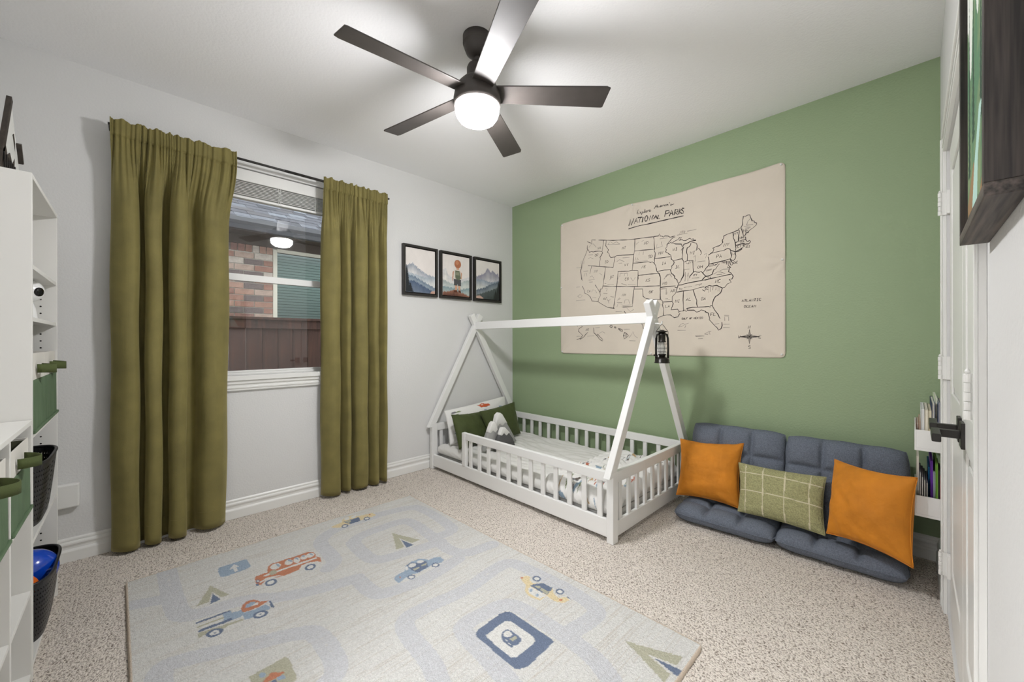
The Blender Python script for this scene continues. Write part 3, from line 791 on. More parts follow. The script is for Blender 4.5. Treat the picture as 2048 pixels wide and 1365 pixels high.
# ------------------------------------------------------------------ floor chairs
def tufted(name, w, d, t, cols, rows, M4, parent, seed):
    n, k = 26 * cols // 1, 24 * rows
    n, k = 84, 72
    u, v = np.meshgrid(np.linspace(0, 1, n), np.linspace(0, 1, k), indexing='ij')
    a, b_ = 2 * u - 1, 2 * v - 1
    edge = ((1 - abs(a) ** 9) * (1 - abs(b_) ** 9)) ** 0.5
    def gro(s, c):
        f = np.abs((s * c + 0.5) % 1 - 0.5)      # distance to seam
        f = np.where((s * c < 0.5) | (s * c > c - 0.5), 1, f)
        return np.exp(-(f / 0.075) ** 2)
    gu, gv = gro(u, cols), gro(v, rows)
    bil = np.abs(np.sin(u * cols * math.pi)) ** 0.5 * np.abs(np.sin(v * rows * math.pi)) ** 0.5
    h = edge * (0.62 + 0.38 * bil) * (1 - 0.36 * np.maximum(gu, gv)) + smooth_noise(a, b_, seed) * 0.06 * edge + 0.02 * np.sin(a * 40 + 5 * b_) * np.maximum(gu, gv) * edge
    sx = 1 + 0.015 * np.sin(v * rows * math.pi) ** 2; sy = 1 + 0.015 * np.sin(u * cols * math.pi) ** 2
    rc = 1 - 0.036 * (abs(a) ** 5) * (abs(b_) ** 5); X, Y = a * w / 2 * sx * rc, b_ * d / 2 * sy * rc
    top = np.stack([X, Y, t * 0.5 + t * 0.5 * h], -1); bot = np.stack([X, Y, t * 0.5 - t * 0.5 * edge * 0.9], -1)
    idx = np.arange(n * k).reshape(n, k); bidx = idx + n * k
    rim = np.zeros((n, k), bool); rim[0] = rim[-1] = rim[:, 0] = rim[:, -1] = True
    bidx = np.where(rim, idx, bidx)
    def quads(i): return np.stack([i[:-1, :-1], i[1:, :-1], i[1:, 1:], i[:-1, 1:]], -1).reshape(-1, 4)
    f = [tuple(int(q) for q in r) for r in quads(idx)] + [tuple(int(q) for q in r[::-1]) for r in quads(bidx)]
    V = np.vstack([top.reshape(-1, 3), bot.reshape(-1, 3)])
    Mx = np.array(M4)
    V = V @ Mx[:3, :3].T + Mx[:3, 3]
    me = bpy.data.meshes.new(name)
    me.from_pydata([tuple(p) for p in V], [], f); me.update()
    o = finish(name, me, m_cushion, parent, smooth=True)
    ring = [idx[i, 0] for i in range(n)] + [idx[-1, j] for j in range(1, k)] + [idx[i, -1] for i in range(n - 2, -1, -1)] + [idx[0, j] for j in range(k - 2, 0, -1)]
    MB().tube([tuple(V[r]) for r in ring], 0.003, 6, closed=True).build('piping', m_cushion, o, smooth=True)
    return o
def floor_chair(cx, w, yf, yaw, label):
    ch = thing('floor_chair', (cx, -0.3, 0), label, 'floor chair', 'blue grey floor chairs')
    R = Matrix.Rotation(yaw, 4, 'Z')
    S = Matrix.Translation((cx, yf + 0.225, 0.0)) @ R
    tufted('seat_cushion', w, 0.45, 0.115, 3, 3, S, ch, 3)
    # backrest leans on the wall: local x across, local y up
    tilt = math.radians(74)
    Bk = Matrix.Translation((cx + 0.005, -0.185, 0.335)) @ R @ Matrix.Rotation(tilt, 4, 'X') @ Matrix.Translation((0, 0, -0.05))
    tufted('back_cushion', w, 0.54, 0.12, 3, 3, Bk, ch, 7)
floor_chair(2.365, 0.565, -0.535, math.radians(4), 'blue grey tufted floor chair beside the white bed')
floor_chair(2.925, 0.545, -0.505, math.radians(2), 'blue grey tufted floor chair beside the book ledges')
pillow('mustard_pillow', (2.012, -0.225, 0.475), (2.425, -0.20, 0.512), (2.452, -0.36, 0.125), (2.045, -0.375, 0.110), 0.175, m_mustard, 'mustard velvet pillow leaning by the white bed', 'pillow', 'mustard velvet pillows', seed=1, pinch=0.10, wr=0.013, exp=2.0)
pillow('mustard_pillow', (2.902, -0.255, 0.522), (3.233, -0.492, 0.555), (3.219, -0.575, 0.155), (2.892, -0.465, 0.165), 0.185, m_mustard, 'mustard velvet pillow leaning by the book ledges', 'pillow', 'mustard velvet pillows', seed=2, pinch=0.10, wr=0.014, exp=2.0)
def plaid(u, v):
    c = linA((164, 162, 118)) * np.ones(u.shape + (3,))
    rr = np.random.RandomState(4); c = c * rr.uniform(0.72, 1.25, u.shape)[..., None]
    m = np.zeros(u.shape, bool)
    for uu in (0.10, 0.33, 0.58, 0.85): m |= abs(u - uu - 0.004 * np.sin(v * 9 + uu * 9)) < 0.0062
    for vv in (0.20, 0.56): m |= abs(v - vv - 0.006 * np.sin(u * 9)) < 0.0085
    return np.where(m[..., None], linA((214, 208, 178)), c)
m_plaid = mat('boucle_plaid', None, 0.95, attr=True, bump=(170, 1.0, 0.006))
pillow('plaid_lumbar_pillow', (2.415, -0.275, 0.398), (2.868, -0.27, 0.412), (2.882, -0.43, 0.135), (2.452, -0.425, 0.135), 0.12, m_plaid, 'sage green plaid lumbar pillow between the mustard pillows', seed=6, pinch=0.06, colfn=plaid, n=110)

# ------------------------------------------------------------------ hanging lantern
LX, LY, LZ = BX1 + 0.050, YC - 0.005, 1.052
lan = thing('lantern', (LX, LY, LZ), 'black hurricane lantern hanging from the tent frame', 'lantern')
m_lan = mat('black_lantern_metal', (30, 27, 22), 0.3, metal=0.3)
def lp(nm, mb, smooth=True): return mb.build(nm, m_lan, lan, smooth=smooth)
lp('fuel_tank', MB().lathe([(0.050, 0.0), (0.050, 0.004), (0.047, 0.006), (0.046, 0.024), (0.040, 0.033), (0.024, 0.039), (0.02, 0.041)], (LX, LY, LZ), 32))
lp('burner', MB().lathe([(0.018, 0.04), (0.021, 0.046), (0.021, 0.052), (0.026, 0.054), (0.026, 0.06), (0.018, 0.062)], (LX, LY, LZ), 24))
gl = mat('lantern_glass', (235, 235, 230), 0.08); gl_nt = gl.node_tree; gl_nt.nodes['Principled BSDF'].inputs['Transmission Weight'].default_value = 0.0; gl_nt.nodes['Principled BSDF'].inputs['Alpha'].default_value = 0.22
MB().lathe([(0.017, 0.062), (0.026, 0.078), (0.029, 0.095), (0.026, 0.115), (0.018, 0.135), (0.016, 0.142)], (LX, LY, LZ), 28, False, False).build('globe', gl, lan, smooth=True)
lp('chimney', MB().lathe([(0.024, 0.138), (0.026, 0.142), (0.022, 0.147), (0.022, 0.185), (0.026, 0.19), (0.016, 0.196), (0.016, 0.203)], (LX, LY, LZ), 28))
lp('hood', MB().lathe([(0.012, 0.200), (0.030, 0.206), (0.036, 0.209), (0.036, 0.212), (0.018, 0.216), (0.01, 0.222)], (LX, LY, LZ), 28))
for s in (-1, 1):
    dx, dy = 0.70 * s, 0.714 * s
    lp('side_tube', MB().tube([(LX + dx * 0.040, LY + dy * 0.040, LZ + 0.02), (LX + dx * 0.041, LY + dy * 0.041, LZ + 0.10), (LX + dx * 0.039, LY + dy * 0.039, LZ + 0.165), (LX + dx * 0.033, LY + dy * 0.033, LZ + 0.188), (LX + dx * 0.015, LY + dy * 0.015, LZ + 0.198)], 0.0068, 10))
for zz_, r in ((0.075, 0.030), (0.100, 0.036), (0.128, 0.030)):
    lp('guard_wire', MB().tube([(LX + r * math.cos(t), LY + r * math.sin(t), LZ + zz_) for t in [2 * math.pi * k / 20 for k in range(20)]], 0.0014, 6, True))
for s in (-1, 1):
    lp('guard_wire', MB().tube([(LX - 0.714 * s * 0.030, LY + 0.70 * s * 0.030, LZ + 0.062), (LX - 0.714 * s * 0.038, LY + 0.70 * s * 0.038, LZ + 0.10), (LX - 0.714 * s * 0.030, LY + 0.70 * s * 0.030, LZ + 0.14)], 0.0015, 6))
lp('bail', MB().tube([(LX + 0.70 * 0.04, LY + 0.714 * 0.04, LZ + 0.165), (LX + 0.03, LY + 0.025, LZ + 0.21), (LX + 0.008, LY + 0.006, LZ + 0.25), (LX, LY, LZ + 0.262), (LX - 0.008, LY - 0.006, LZ + 0.25), (LX - 0.03, LY - 0.025, LZ + 0.21), (LX - 0.70 * 0.04, LY - 0.714 * 0.04, LZ + 0.165)], 0.0016, 6))
lp('fuel_cap', MB().lathe([(0.009, 0.03), (0.009, 0.048), (0.006, 0.05)], (LX - 0.027, LY - 0.027, LZ), 14))
lp('wick_knob', MB().tube([(LX - 0.02, LY - 0.015, LZ + 0.052), (LX - 0.042, LY - 0.034, LZ + 0.052)], [0.002, 0.006], 10))

# ------------------------------------------------------------------ book ledges on the right wall
def ledge(z, label):
    lo = thing('book_ledge', (W, -0.25, z), label, 'wall shelf', 'white book ledges by the closet')
    xf = 3.222
    y0, y1 = -0.462, -0.045
    MB().box(xf, W, y0, y1, z, z + 0.012).build('bottom', m_white, lo, bevel=0.001)
    MB().box(W - 0.008, W, y0, y1, z + 0.012, z + 0.098).build('back', m_white, lo, bevel=0.001)
    MB().box(xf, xf + 0.006, y0, y1, z + 0.012, z + 0.098).build('front_lip', m_white, lo, bevel=0.001)
    for ya in (y0, y1 - 0.006):
        MB().box(xf + 0.006, W - 0.008, ya, ya + 0.006, z + 0.012, z + 0.098).build('end_panel', m_white, lo, bevel=0.001)
ledge(0.678, 'upper white book ledge on the wall by the closet')
ledge(0.366, 'lower white book ledge on the wall by the closet')
def book(x, th, y0, y1, z, h, cover, pages, label, group, lean=0.0):
    bk = thing('book', (x + th / 2, (y0 + y1) / 2, z), label, 'book', group)
    c = 0.0016
    cm = mat('cover_%d_%d_%d' % cover, cover, 0.45)
    pm = mat('pages_%d_%d_%d' % pages, pages, 0.8, var=(300, 0.06))
    def shear(mb):
        mb.v = [(vx + lean * (vz - z), vy, vz) for vx, vy, vz in mb.v]; return mb
    shear(MB().box(x + c, x + th - c, y0 + 0.003, y1, z + 0.002, z + h - 0.002)).build('pages', pm, bk)
    shear(MB().box(x, x + c, y0, y1, z, z + h)).build('cover', cm, bk, bevel=0.0006)
    shear(MB().box(x + th - c, x + th, y0, y1, z, z + h)).build('cover', cm, bk, bevel=0.0006)
    shear(MB().box(x, x + th, y1, y1 + c, z, z + h)).build('spine', cm, bk, bevel=0.0006)
z = 0.690
G1 = 'books on the upper ledge'
book(3.2295, 0.007, -0.36, -0.12, z, 0.10, (150, 110, 96), (222, 218, 208), 'small thin brown book at the front of the upper ledge', G1)
book(3.2370, 0.006, -0.38, -0.12, z, 0.115, (190, 150, 120), (226, 222, 214), 'small thin tan book on the upper ledge', G1)
book(3.2435, 0.011, -0.44, -0.16, z, 0.185, (214, 216, 218), (226, 226, 224), 'pale grey book standing in the upper ledge', G1)
book(3.2550, 0.012, -0.445, -0.14, z, 0.183, (206, 200, 186), (232, 226, 210), 'first cream book standing in the upper ledge', G1)
book(3.2675, 0.011, -0.45, -0.15, z, 0.180, (196, 186, 160), (228, 220, 196), 'yellowish cream book standing in the upper ledge', G1)
book(3.2790, 0.010, -0.45, -0.10, z, 0.215, (34, 52, 96), (222, 218, 208), 'navy blue book standing in the upper ledge', G1)
book(3.2893, 0.009, -0.40, -0.10, z, 0.238, (206, 218, 190), (230, 228, 218), 'tall pale green book at the back of the upper ledge', G1)
book(3.2985, 0.007, -0.45, -0.14, z, 0.222, (44, 66, 120), (224, 220, 210), 'thin blue book at the back of the upper ledge', G1)
book(3.3058, 0.007, -0.45, -0.14, z, 0.212, (214, 196, 190), (226, 222, 214), 'thin pinkish book against the wall in the upper ledge', G1)
z = 0.378
G2 = 'books on the lower ledge'
book(3.2290, 0.008, -0.40, -0.12, z, 0.262, (206, 200, 186), (230, 226, 216), 'tall pale book at the front of the lower ledge', G2)
for i in range(4):
    book(3.2375 + 0.0075 * i, 0.0068, -0.448, -0.20, z, 0.185 - 0.012 * i, (40, 36, 34), (232, 230, 224), ['first', 'second', 'third', 'fourth'][i] + ' black edged board book from the front of the lower ledge', G2)
book(3.2680, 0.006, -0.35, -0.10, z, 0.205, (30, 130, 190), (60, 160, 210), 'bright blue book in the lower ledge', G2)
book(3.2745, 0.009, -0.41, -0.12, z, 0.250, (104, 52, 160), (120, 60, 176), 'purple book in the lower ledge', G2)
book(3.2840, 0.006, -0.44, -0.14, z, 0.200, (190, 196, 206), (150, 160, 176), 'grey blue book in the lower ledge', G2)
book(3.2905, 0.008, -0.445, -0.12, z, 0.245, (112, 160, 60), (128, 176, 70), 'lime green book in the lower ledge', G2)
book(3.2990, 0.006, -0.445, -0.16, z, 0.215, (46, 40, 38), (60, 50, 46), 'dark brown book in the lower ledge', G2)
book(3.3055, 0.007, -0.445, -0.16, z, 0.190, (206, 60, 60), (226, 222, 216), 'white book with red cover against the wall in the lower ledge', G2)

# ------------------------------------------------------------------ white shelving
KF, KB = -3.393, -3.697
kx0, kx1 = 0.385, 1.045
bc = thing('bookcase', ((kx0 + kx1) / 2, -3.545, 0), 'tall narrow white bookcase with adjustable shelves', 'bookcase')
th = 0.016
MB().box(kx1 - th, kx1, KB, KF, 0, 1.80).build('side_panel', m_shelf, bc, bevel=0.001)
MB().box(kx0, kx0 + th, KB, KF, 0, 1.80).build('side_panel', m_shelf, bc, bevel=0.001)
MB().box(kx0 + th, kx1 - th, KB, KF, 1.784, 1.80).build('top_panel', m_shelf, bc, bevel=0.001)
MB().box(kx0 + th, kx1 - th, KB, KB + 0.006, 0.06, 1.784).build('back_panel', m_shelf, bc)
MB().box(kx0 + th, kx1 - th, KF - 0.03, KF - 0.015, 0.0, 0.03).build('plinth', m_shelf, bc)
SH = [1.480, 1.290, 0.868, 0.485, 0.045]
for zs_ in SH:
    MB().box(kx0 + th, kx1 - th, KB + 0.006, KF - 0.003, zs_ - 0.016, zs_).build('shelf', m_shelf, bc, bevel=0.001)
m_hole = mat('peg_hole_dark', (20, 19, 18), 0.9)
for i in range(40):
    zz_ = 0.12 + 0.032 * i + (0.06 if i > 20 else 0)
    if any(abs(zz_ - q) < 0.03 for q in SH) or zz_ > 1.65: continue
    MB().tube([(kx0 + th - 0.001, KF - 0.05, zz_), (kx0 + th + 0.0006, KF - 0.05, zz_)], 0.0035, 8).build('peg_hole', m_hole, bc)
cu = thing('cube_shelf', (1.56, -3.545, 0), 'low white cube shelf in front of the tall bookcase', 'cube shelf')
cx0 = 1.048; pitch = 0.338; ncol = 3
MB().box(cx0, cx0 + pitch * ncol + th, KB, KF, 0.908, 0.924).build('top_panel', m_shelf, cu, bevel=0.001)
for i in range(ncol + 1):
    MB().box(cx0 + pitch * i, cx0 + pitch * i + th, KB, KF, 0, 0.908).build('divider', m_shelf, cu, bevel=0.001)
for i in range(ncol):
    for zs_ in (0.62, 0.328, 0.036):
        MB().box(cx0 + pitch * i + th, cx0 + pitch * (i + 1), KB, KF - 0.002, zs_ - 0.016, zs_).build('shelf', m_shelf, cu, bevel=0.001)
MB().box(cx0 + th, cx0 + pitch * ncol, KB, KB + 0.005, 0.02, 0.908).build('back_panel', m_shelf, cu)

m_binw = mat('white_canvas', (216, 213, 206), 0.9, bump=(300, 0.2, 0.002)); m_bing = mat('green_canvas', (88, 110, 82), 0.9, bump=(300, 0.3, 0.002), var=(12, 0.1)); m_strap = mat('dark_green_strap', (74, 84, 44), 0.9, bump=(200, 0.3, 0.002)); m_bini = mat('olive_lining', (96, 98, 74), 0.95)
def fabric_bin(x0, x1, z0, z1, label, group):
    xc = (x0 + x1) / 2; yf = KF - 0.006; yb = KB + 0.03
    bn = thing('fabric_bin', (xc, -3.54, z0), label, 'storage bin', group)
    t_ = 0.004; zg = z0 + (z1 - z0) * 0.66
    b_ = MB().box(x0, x1, yf - t_, yf, z0, z1).box(x0, x1, yb, yb + t_, z0, z1).box(x0, x0 + t_, yb + t_, yf - t_, z0, z1).box(x1 - t_, x1, yb + t_, yf - t_, z0, z1).box(x0 + t_, x1 - t_, yb + t_, yf - t_, z0, z0 + t_)
    b_.build('body', m_binw, bn, bevel=0.0015)
    n = 14
    g = MB()
    for i in range(n):
        a0, a1 = x0 - 0.001 + (x1 - x0 + 0.002) * i / n, x0 - 0.001 + (x1 - x0 + 0.002) * (i + 1) / n
        def off(a): return yf + 0.003 + 0.004 * math.sin((a - x0) / (x1 - x0) * math.pi * 3) ** 2
        g.add([(a0, off(a0), z0 - 0.0), (a1, off(a1), z0 - 0.0), (a1, yf + 0.002, zg), (a0, yf + 0.002, zg)], [(0, 1, 2, 3)])
    g.build('green_panel', m_bing, bn, solid=0.003)
    MB().box(x0 - 0.001, x1 + 0.001, yf + 0.002, yf + 0.012, z0, z0 + 0.012).build('bottom_welt', m_bing, bn, bevel=0.003)
    MB().box(x0 + 0.006, x1 - 0.006, yb + 0.005, yb + 0.007, z0 + 0.01, z1 - 0.008).box(x0 + 0.0045, x0 + 0.006, yb + 0.006, yf - 0.006, z0 + 0.01, z1 - 0.008).build('lining', m_bini, bn)
    zh = z0 + (z1 - z0) * 0.80
    st = []
    for i in range(17):
        s = i / 16; y_ = yf + 0.004 + 0.042 * math.sin(s * math.pi) ** 0.8
        st.append((xc - 0.055 + 0.11 * s, y_, zh - 0.004 * math.sin(s * math.pi)))
    h = MB()
    vs = []
    for p in st: vs += [(p[0], p[1], p[2] - 0.016), (p[0], p[1], p[2] + 0.016)]
    h.add(vs, [(2 * i, 2 * i + 2, 2 * i + 3, 2 * i + 1) for i in range(16)])
    h.build('strap_handle', m_strap, bn, smooth=True, solid=0.003)
fabric_bin(kx0 + th + 0.006, 0.712, 0.869, 1.158, 'green and white canvas bin in the bookcase nearest the window wall', 'canvas bins in the bookcase')
fabric_bin(0.718, kx1 - th - 0.006, 0.869, 1.158, 'green and white canvas bin in the bookcase beside the cube shelf', 'canvas bins in the bookcase')
for i, lb in enumerate(('green and white canvas bin in the cube beside the bookcase', 'green and white canvas bin in the second cube from the bookcase')):
    fabric_bin(cx0 + pitch * i + th + 0.008, cx0 + pitch * (i + 1) - 0.008, 0.621, 0.868, lb, 'canvas bins in the cube shelf')

m_plas = mat('black_plastic', (30, 30, 33), 0.35)
def basket(xc, yc, z0, h, label):
    bk = thing('plastic_basket', (xc, yc, z0), label, 'basket', 'black lattice baskets')
    nu, nv = 64, 13
    def ring(t, k):
        hw = lerp(0.185, 0.215, t ** 0.8); hd = lerp(0.128, 0.153, t ** 0.8)
        a = 2 * math.pi * k / nu; e = 2 / 4.5
        ca, sa = math.cos(a), math.sin(a)
        return (xc + hw * math.copysign(abs(ca) ** e, ca), yc + hd * math.copysign(abs(sa) ** e, sa))
    mb = MB()
    for j in range(nv):
        t0, t1 = j / nv, (j + 1) / nv
        for k in range(nu):
            q = []
            for tt, kk in ((t0, k), (t0, k + 1), (t1, k + 1), (t1, k)):
                kk2 = kk + (0.5 if int(round(tt * nv)) % 2 else 0)
                x_, y_ = ring(tt, kk2); q.append(Vector((x_, y_, z0 + h * (tt if tt > 0.06 else tt * 0.5))))
            c = sum(q, Vector()) / 4
            if 0 < j < nv - 1:
                s = 0.50
                tri = [q[0].lerp(c, 1 - s), q[1].lerp(c, 1 - s), (q[2] + q[3]) / 2 * s + c * (1 - s)]
                mb.add([*q, *tri], [(0, 1, 5, 4), (1, 2, 6, 5), (2, 3, 6), (3, 0, 4, 6)])
            else:
                mb.add(q, [(0, 1, 2, 3)])
    mb.build('lattice_wall', m_plas, bk, solid=0.004)
    MB().add([(*ring(0, k), z0 + 0.003) for k in range(nu)], [tuple(range(nu))]).build('base', m_plas, bk, solid=0.004)
    MB().tube([(*ring(1.0, k), z0 + h) for k in range(nu)], 0.0055, 8, True).build('rim', m_plas, bk, smooth=True)
basket(0.700, -3.530, 0.486, 0.245, 'black lattice basket of books on the middle bookcase shelf')
basket(0.700, -3.520, 0.046, 0.235, 'black lattice basket of balls on the bottom bookcase shelf')
def sphere(name, c, r, m, label, cat):
    prof = [(max(r * math.sin(t), 0.0005), -r * math.cos(t)) for t in [math.pi * k / 24 for k in range(25)]]
    return tag(MB().lathe(prof, c, 40).build(name, m, smooth=True), label, cat)
sphere('ball', (0.66, -3.448, 0.245), 0.085, mat('glossy_blue', (10, 70, 190), 0.18, coat=0.5), 'glossy blue ball in the bottom basket', 'ball')
sphere('ball', (0.825, -3.462, 0.238), 0.062, mat('bright_orange', (236, 110, 20), 0.5), 'orange ball in the bottom basket', 'ball')
for i, (c_, lb) in enumerate((((206, 120, 50), 'orange picture book lying in the middle basket'), ((90, 140, 110), 'green picture book lying in the middle basket'), ((190, 196, 200), 'pale picture book lying on top in the middle basket'))):
    z_ = 0.645 + 0.020 * i
    o = MB().box(0.56 + 0.01 * i, 0.82 + 0.01 * i, -3.63, -3.425 - 0.01 * i, z_, z_ + 0.018).build('picture_book', mat('bookcover_%d' % i, c_, 0.4, var=(30, 0.5)), bevel=0.001)
    tag(o, lb, 'book', 'picture books in the basket')
# white robot toy
rb = thing('robot_toy', (0.62, -3.46, 1.29), 'white round headed robot toy with a black eye', 'toy')
m_wp = mat('gloss_white_plastic', (238, 238, 238), 0.25); m_bp = mat('gloss_black_plastic', (12, 12, 16), 0.08)
prof = [(max(0.048 * math.sin(t), 0.0005), -0.048 * math.cos(t)) for t in [math.pi * k / 20 for k in range(21)]]
MB().lathe(prof, (0.62, -3.455, 1.415), 32).build('head', m_wp, rb, smooth=True)
MB().lathe([(0.03, 0.0), (0.034, 0.01), (0.028, 0.05), (0.018, 0.085)], (0.62, -3.46, 1.2905), 24).build('body', m_wp, rb, smooth=True)
for dx, dy, dz, r_e in ((0.62, 0.78, -0.10, 0.019), (0.90, 0.05, 0.42, 0.008)):
    d = Vector((dx, dy, dz)).normalized(); c = Vector((0.62, -3.455, 1.415))
    q_ = 0.048 * math.sqrt(max(0.05, 1 - (r_e / 0.048) ** 2))
    MB().tube([c + d * (q_ - 0.004), c + d * (q_ + 0.001), c + d * 0.0495], [r_e, r_e, r_e * 0.45], 20).build('eye', m_bp, rb, smooth=True)
# A shaped wooden tent sign on top of the bookcase
sg = thing('tent_sign', (0.78, -3.47, 1.80), 'dark wooden A shaped tent sign on the tall bookcase', 'sign')
m_dw = mix_material('dark_walnut', (40, 34, 29), (66, 57, 50), 60, 0.3, 0.7, 0.6, stretch=(1, 1, 0.15))
ax_, az = 0.775, 2.150
sy0, sy1 = -3.488, -3.474
MB().bar((ax_ - 0.012, (sy0 + sy1) / 2, az), (ax_ + 0.185, (sy0 + sy1) / 2, 1.802), 0.014, 0.024, (0, 1, 0)).build('side_board', m_dw, sg, bevel=0.001)
MB().bar((ax_ - 0.03, (sy0 + sy1) / 2, 2.02), (ax_ - 0.165, (sy0 + sy1) / 2, 1.802), 0.014, 0.024, (0, 1, 0)).build('side_board', m_dw, sg, bevel=0.001)
MB().prism([(ax_ - 0.01, sy1 - 0.002, az - 0.015), (ax_ - 0.165, sy1 + 0.004, 1.802), (ax_ + 0.150, sy1 - 0.006, 1.802)], (0, -0.004, 0)).build('back_board', m_trim, sg)
MB().bar((ax_ - 0.075, sy1 + 0.004, 2.000), (ax_ - 0.12, sy1 + 0.004, 1.935), 0.02, 0.016, (0, 1, 0)).build('door_flap', m_dw, sg)
mb = MB()
pts = [(ax_ + 0.16, 1.802), (ax_ + 0.145, 1.90), (ax_ + 0.10, 1.93), (ax_ + 0.07, 1.90), (ax_ + 0.03, 1.925), (ax_ - 0.01, 1.895), (ax_ - 0.05, 1.93), (ax_ - 0.09, 1.90), (ax_ - 0.14, 1.802)]
mb.prism([(x_, sy1 - 0.006, z_) for x_, z_ in pts], (0, 0.006, 0))
mb.build('lettered_panel', m_dw, sg)
mb = MB()
for i in range(7):
    xx = ax_ + 0.135 - 0.036 * i
    mb.box(xx - 0.004, xx + 0.004, sy1, sy1 + 0.003, 1.81, 1.895); mb.box(xx - 0.016, xx, sy1, sy1 + 0.003, 1.85 + 0.012 * (i % 3), 1.862 + 0.012 * (i % 3))
mb.build('raised_lettering', mat('black_lettering', (24, 21, 19), 0.6), sg)

# ------------------------------------------------------------------ world outside the window
m_fence = mix_material('dark_stained_cedar', (40, 22, 15), (76, 47, 35), 30, 0.3, 0.7, 0.8, stretch=(1, 1, 0.08))
gr = MB().box(-6, -0.15, -9, 4, -0.35, -0.30).build('ground', mat('side_yard_grass', (96, 100, 76), 0.95, var=(6, 0.3)))
tag(gr, 'side yard ground between the houses', kind='structure')
FXX = -1.5
fe = thing('wooden_fence', (FXX, -2.0, -0.3), 'dark brown wooden privacy fence outside the window', 'fence')
pk = box_mesh('picket', -0.009, 0.009, -0.0695, 0.0695, 0, 1.70, m_fence)
for i in range(30):
    inst('picket', pk, (FXX + random.uniform(-0.002, 0.002), -4.1 + 0.143 * i, -0.30), fe)
MB().box(FXX + 0.009, FXX + 0.03, -4.2, 0.3, 1.335, 1.425).build('top_trim', m_fence, fe, bevel=0.002)
MB().box(FXX - 0.04, FXX + 0.05, -4.2, 0.3, 1.425, 1.452).build('cap_rail', m_fence, fe, bevel=0.003)

HX = -2.60
ho = thing('neighbor_house', (HX, -2.0, -0.3), 'brick neighbour house with shingle roof seen through the window', 'house')
m_mortar = mat('mortar', (176, 168, 156), 0.95, var=(40, 0.1))
NW0, NW1, NZ0, NZ1 = -1.79, -0.70, 0.9, 2.40
b_ = MB().box(HX - 0.2, HX - 0.012, -6, NW0 - 0.03, -0.3, 2.62).box(HX - 0.2, HX - 0.012, NW1 + 0.03, 3, -0.3, 2.62).box(HX - 0.2, HX - 0.012, NW0 - 0.03, NW1 + 0.03, -0.3, NZ0).box(HX - 0.2, HX - 0.012, NW0 - 0.03, NW1 + 0.03, NZ1 + 0.02, 2.62)
b_.build('wall', m_mortar, ho)
bcols = [(142, 104, 90), (132, 96, 84), (154, 120, 104), (124, 92, 82), (162, 138, 124), (104, 90, 86), (148, 112, 96), (138, 102, 88), (176, 162, 150)]
bm = [mat('brick_%d' % i, c, 0.9, bump=(60, 0.6, 0.006), var=(25, 0.2)) for i, c in enumerate(bcols)]
bl_, bh_ = 0.198, 0.066
bmesh_ = [box_mesh('brick', -0.05, 0.0, -bl_ / 2, bl_ / 2, 0, bh_, m) for m in bm]
bhalf = [box_mesh('brick', -0.05, 0.0, -bl_ / 4, bl_ / 4, 0, bh_, m) for m in bm]
bsold = [box_mesh('brick', -0.05, 0.0, -bh_ / 2, bh_ / 2, 0, bl_, m) for m in bm]
rb_ = random.Random(5)
yR = NW0 - 0.035
for r in range(13):
    z_ = 1.33 + 0.0765 * r
    y_ = yR - (bl_ / 2 if r % 2 == 0 else bl_ / 4)
    if r % 2:
        inst('brick', rb_.choice(bhalf), (HX + rb_.uniform(-0.003, 0.002), y_, z_), ho); y_ = yR - bl_ / 2 - 0.011 - bl_ / 2
    while y_ > -3.5:
        inst('brick', rb_.choice(bmesh_), (HX + rb_.uniform(-0.003, 0.002), y_, z_), ho)
        y_ -= bl_ + 0.011
y_ = yR - bh_ / 2
for i in range(21):
    inst('brick', rb_.choice(bsold), (HX + rb_.uniform(-0.003, 0.002), y_ - i * (bh_ + 0.0105), 2.328), ho)
# neighbour window
m_ntr = mat('almond_window_trim', (196, 188, 172), 0.6); m_nbl = mat('blind_seen_through_teal_glass', (160, 182, 170), 0.6)
nw = MB().box(HX - 0.06, HX - 0.005, NW0 - 0.03, NW0 + 0.02, NZ0, NZ1).box(HX - 0.06, HX - 0.005, NW1 - 0.02, NW1 + 0.03, NZ0, NZ1).box(HX - 0.06, HX - 0.005, NW0 + 0.02, NW1 - 0.02, NZ1 - 0.03, NZ1 + 0.02).box(HX - 0.06, HX - 0.005, NW0 + 0.02, NW1 - 0.02, NZ0, NZ0 + 0.05).build('window', m_ntr, ho, bevel=0.003)
MB().box(HX - 0.10, HX - 0.09, NW0, NW1, NZ0, NZ1).build('dark_room', mat('dim_teal_room', (84, 104, 96), 0.8), nw)
sl = box_mesh('slat', -0.004, 0.004, NW0 + 0.02 + 1.245, NW1 - 0.02 + 1.245, 0, 0.030, m_nbl)
for i in range(38):
    o = inst('slat', sl, (HX - 0.065, -1.245, NZ0 + 0.05 + 0.0375 * i), nw, rot=(0, math.radians(18), 0))
MB().box(HX - 0.034, HX - 0.030, NW0 + 0.02, NW1 - 0.02, NZ0 + 0.05, NZ1 - 0.03).build('pane', m_glass, nw)
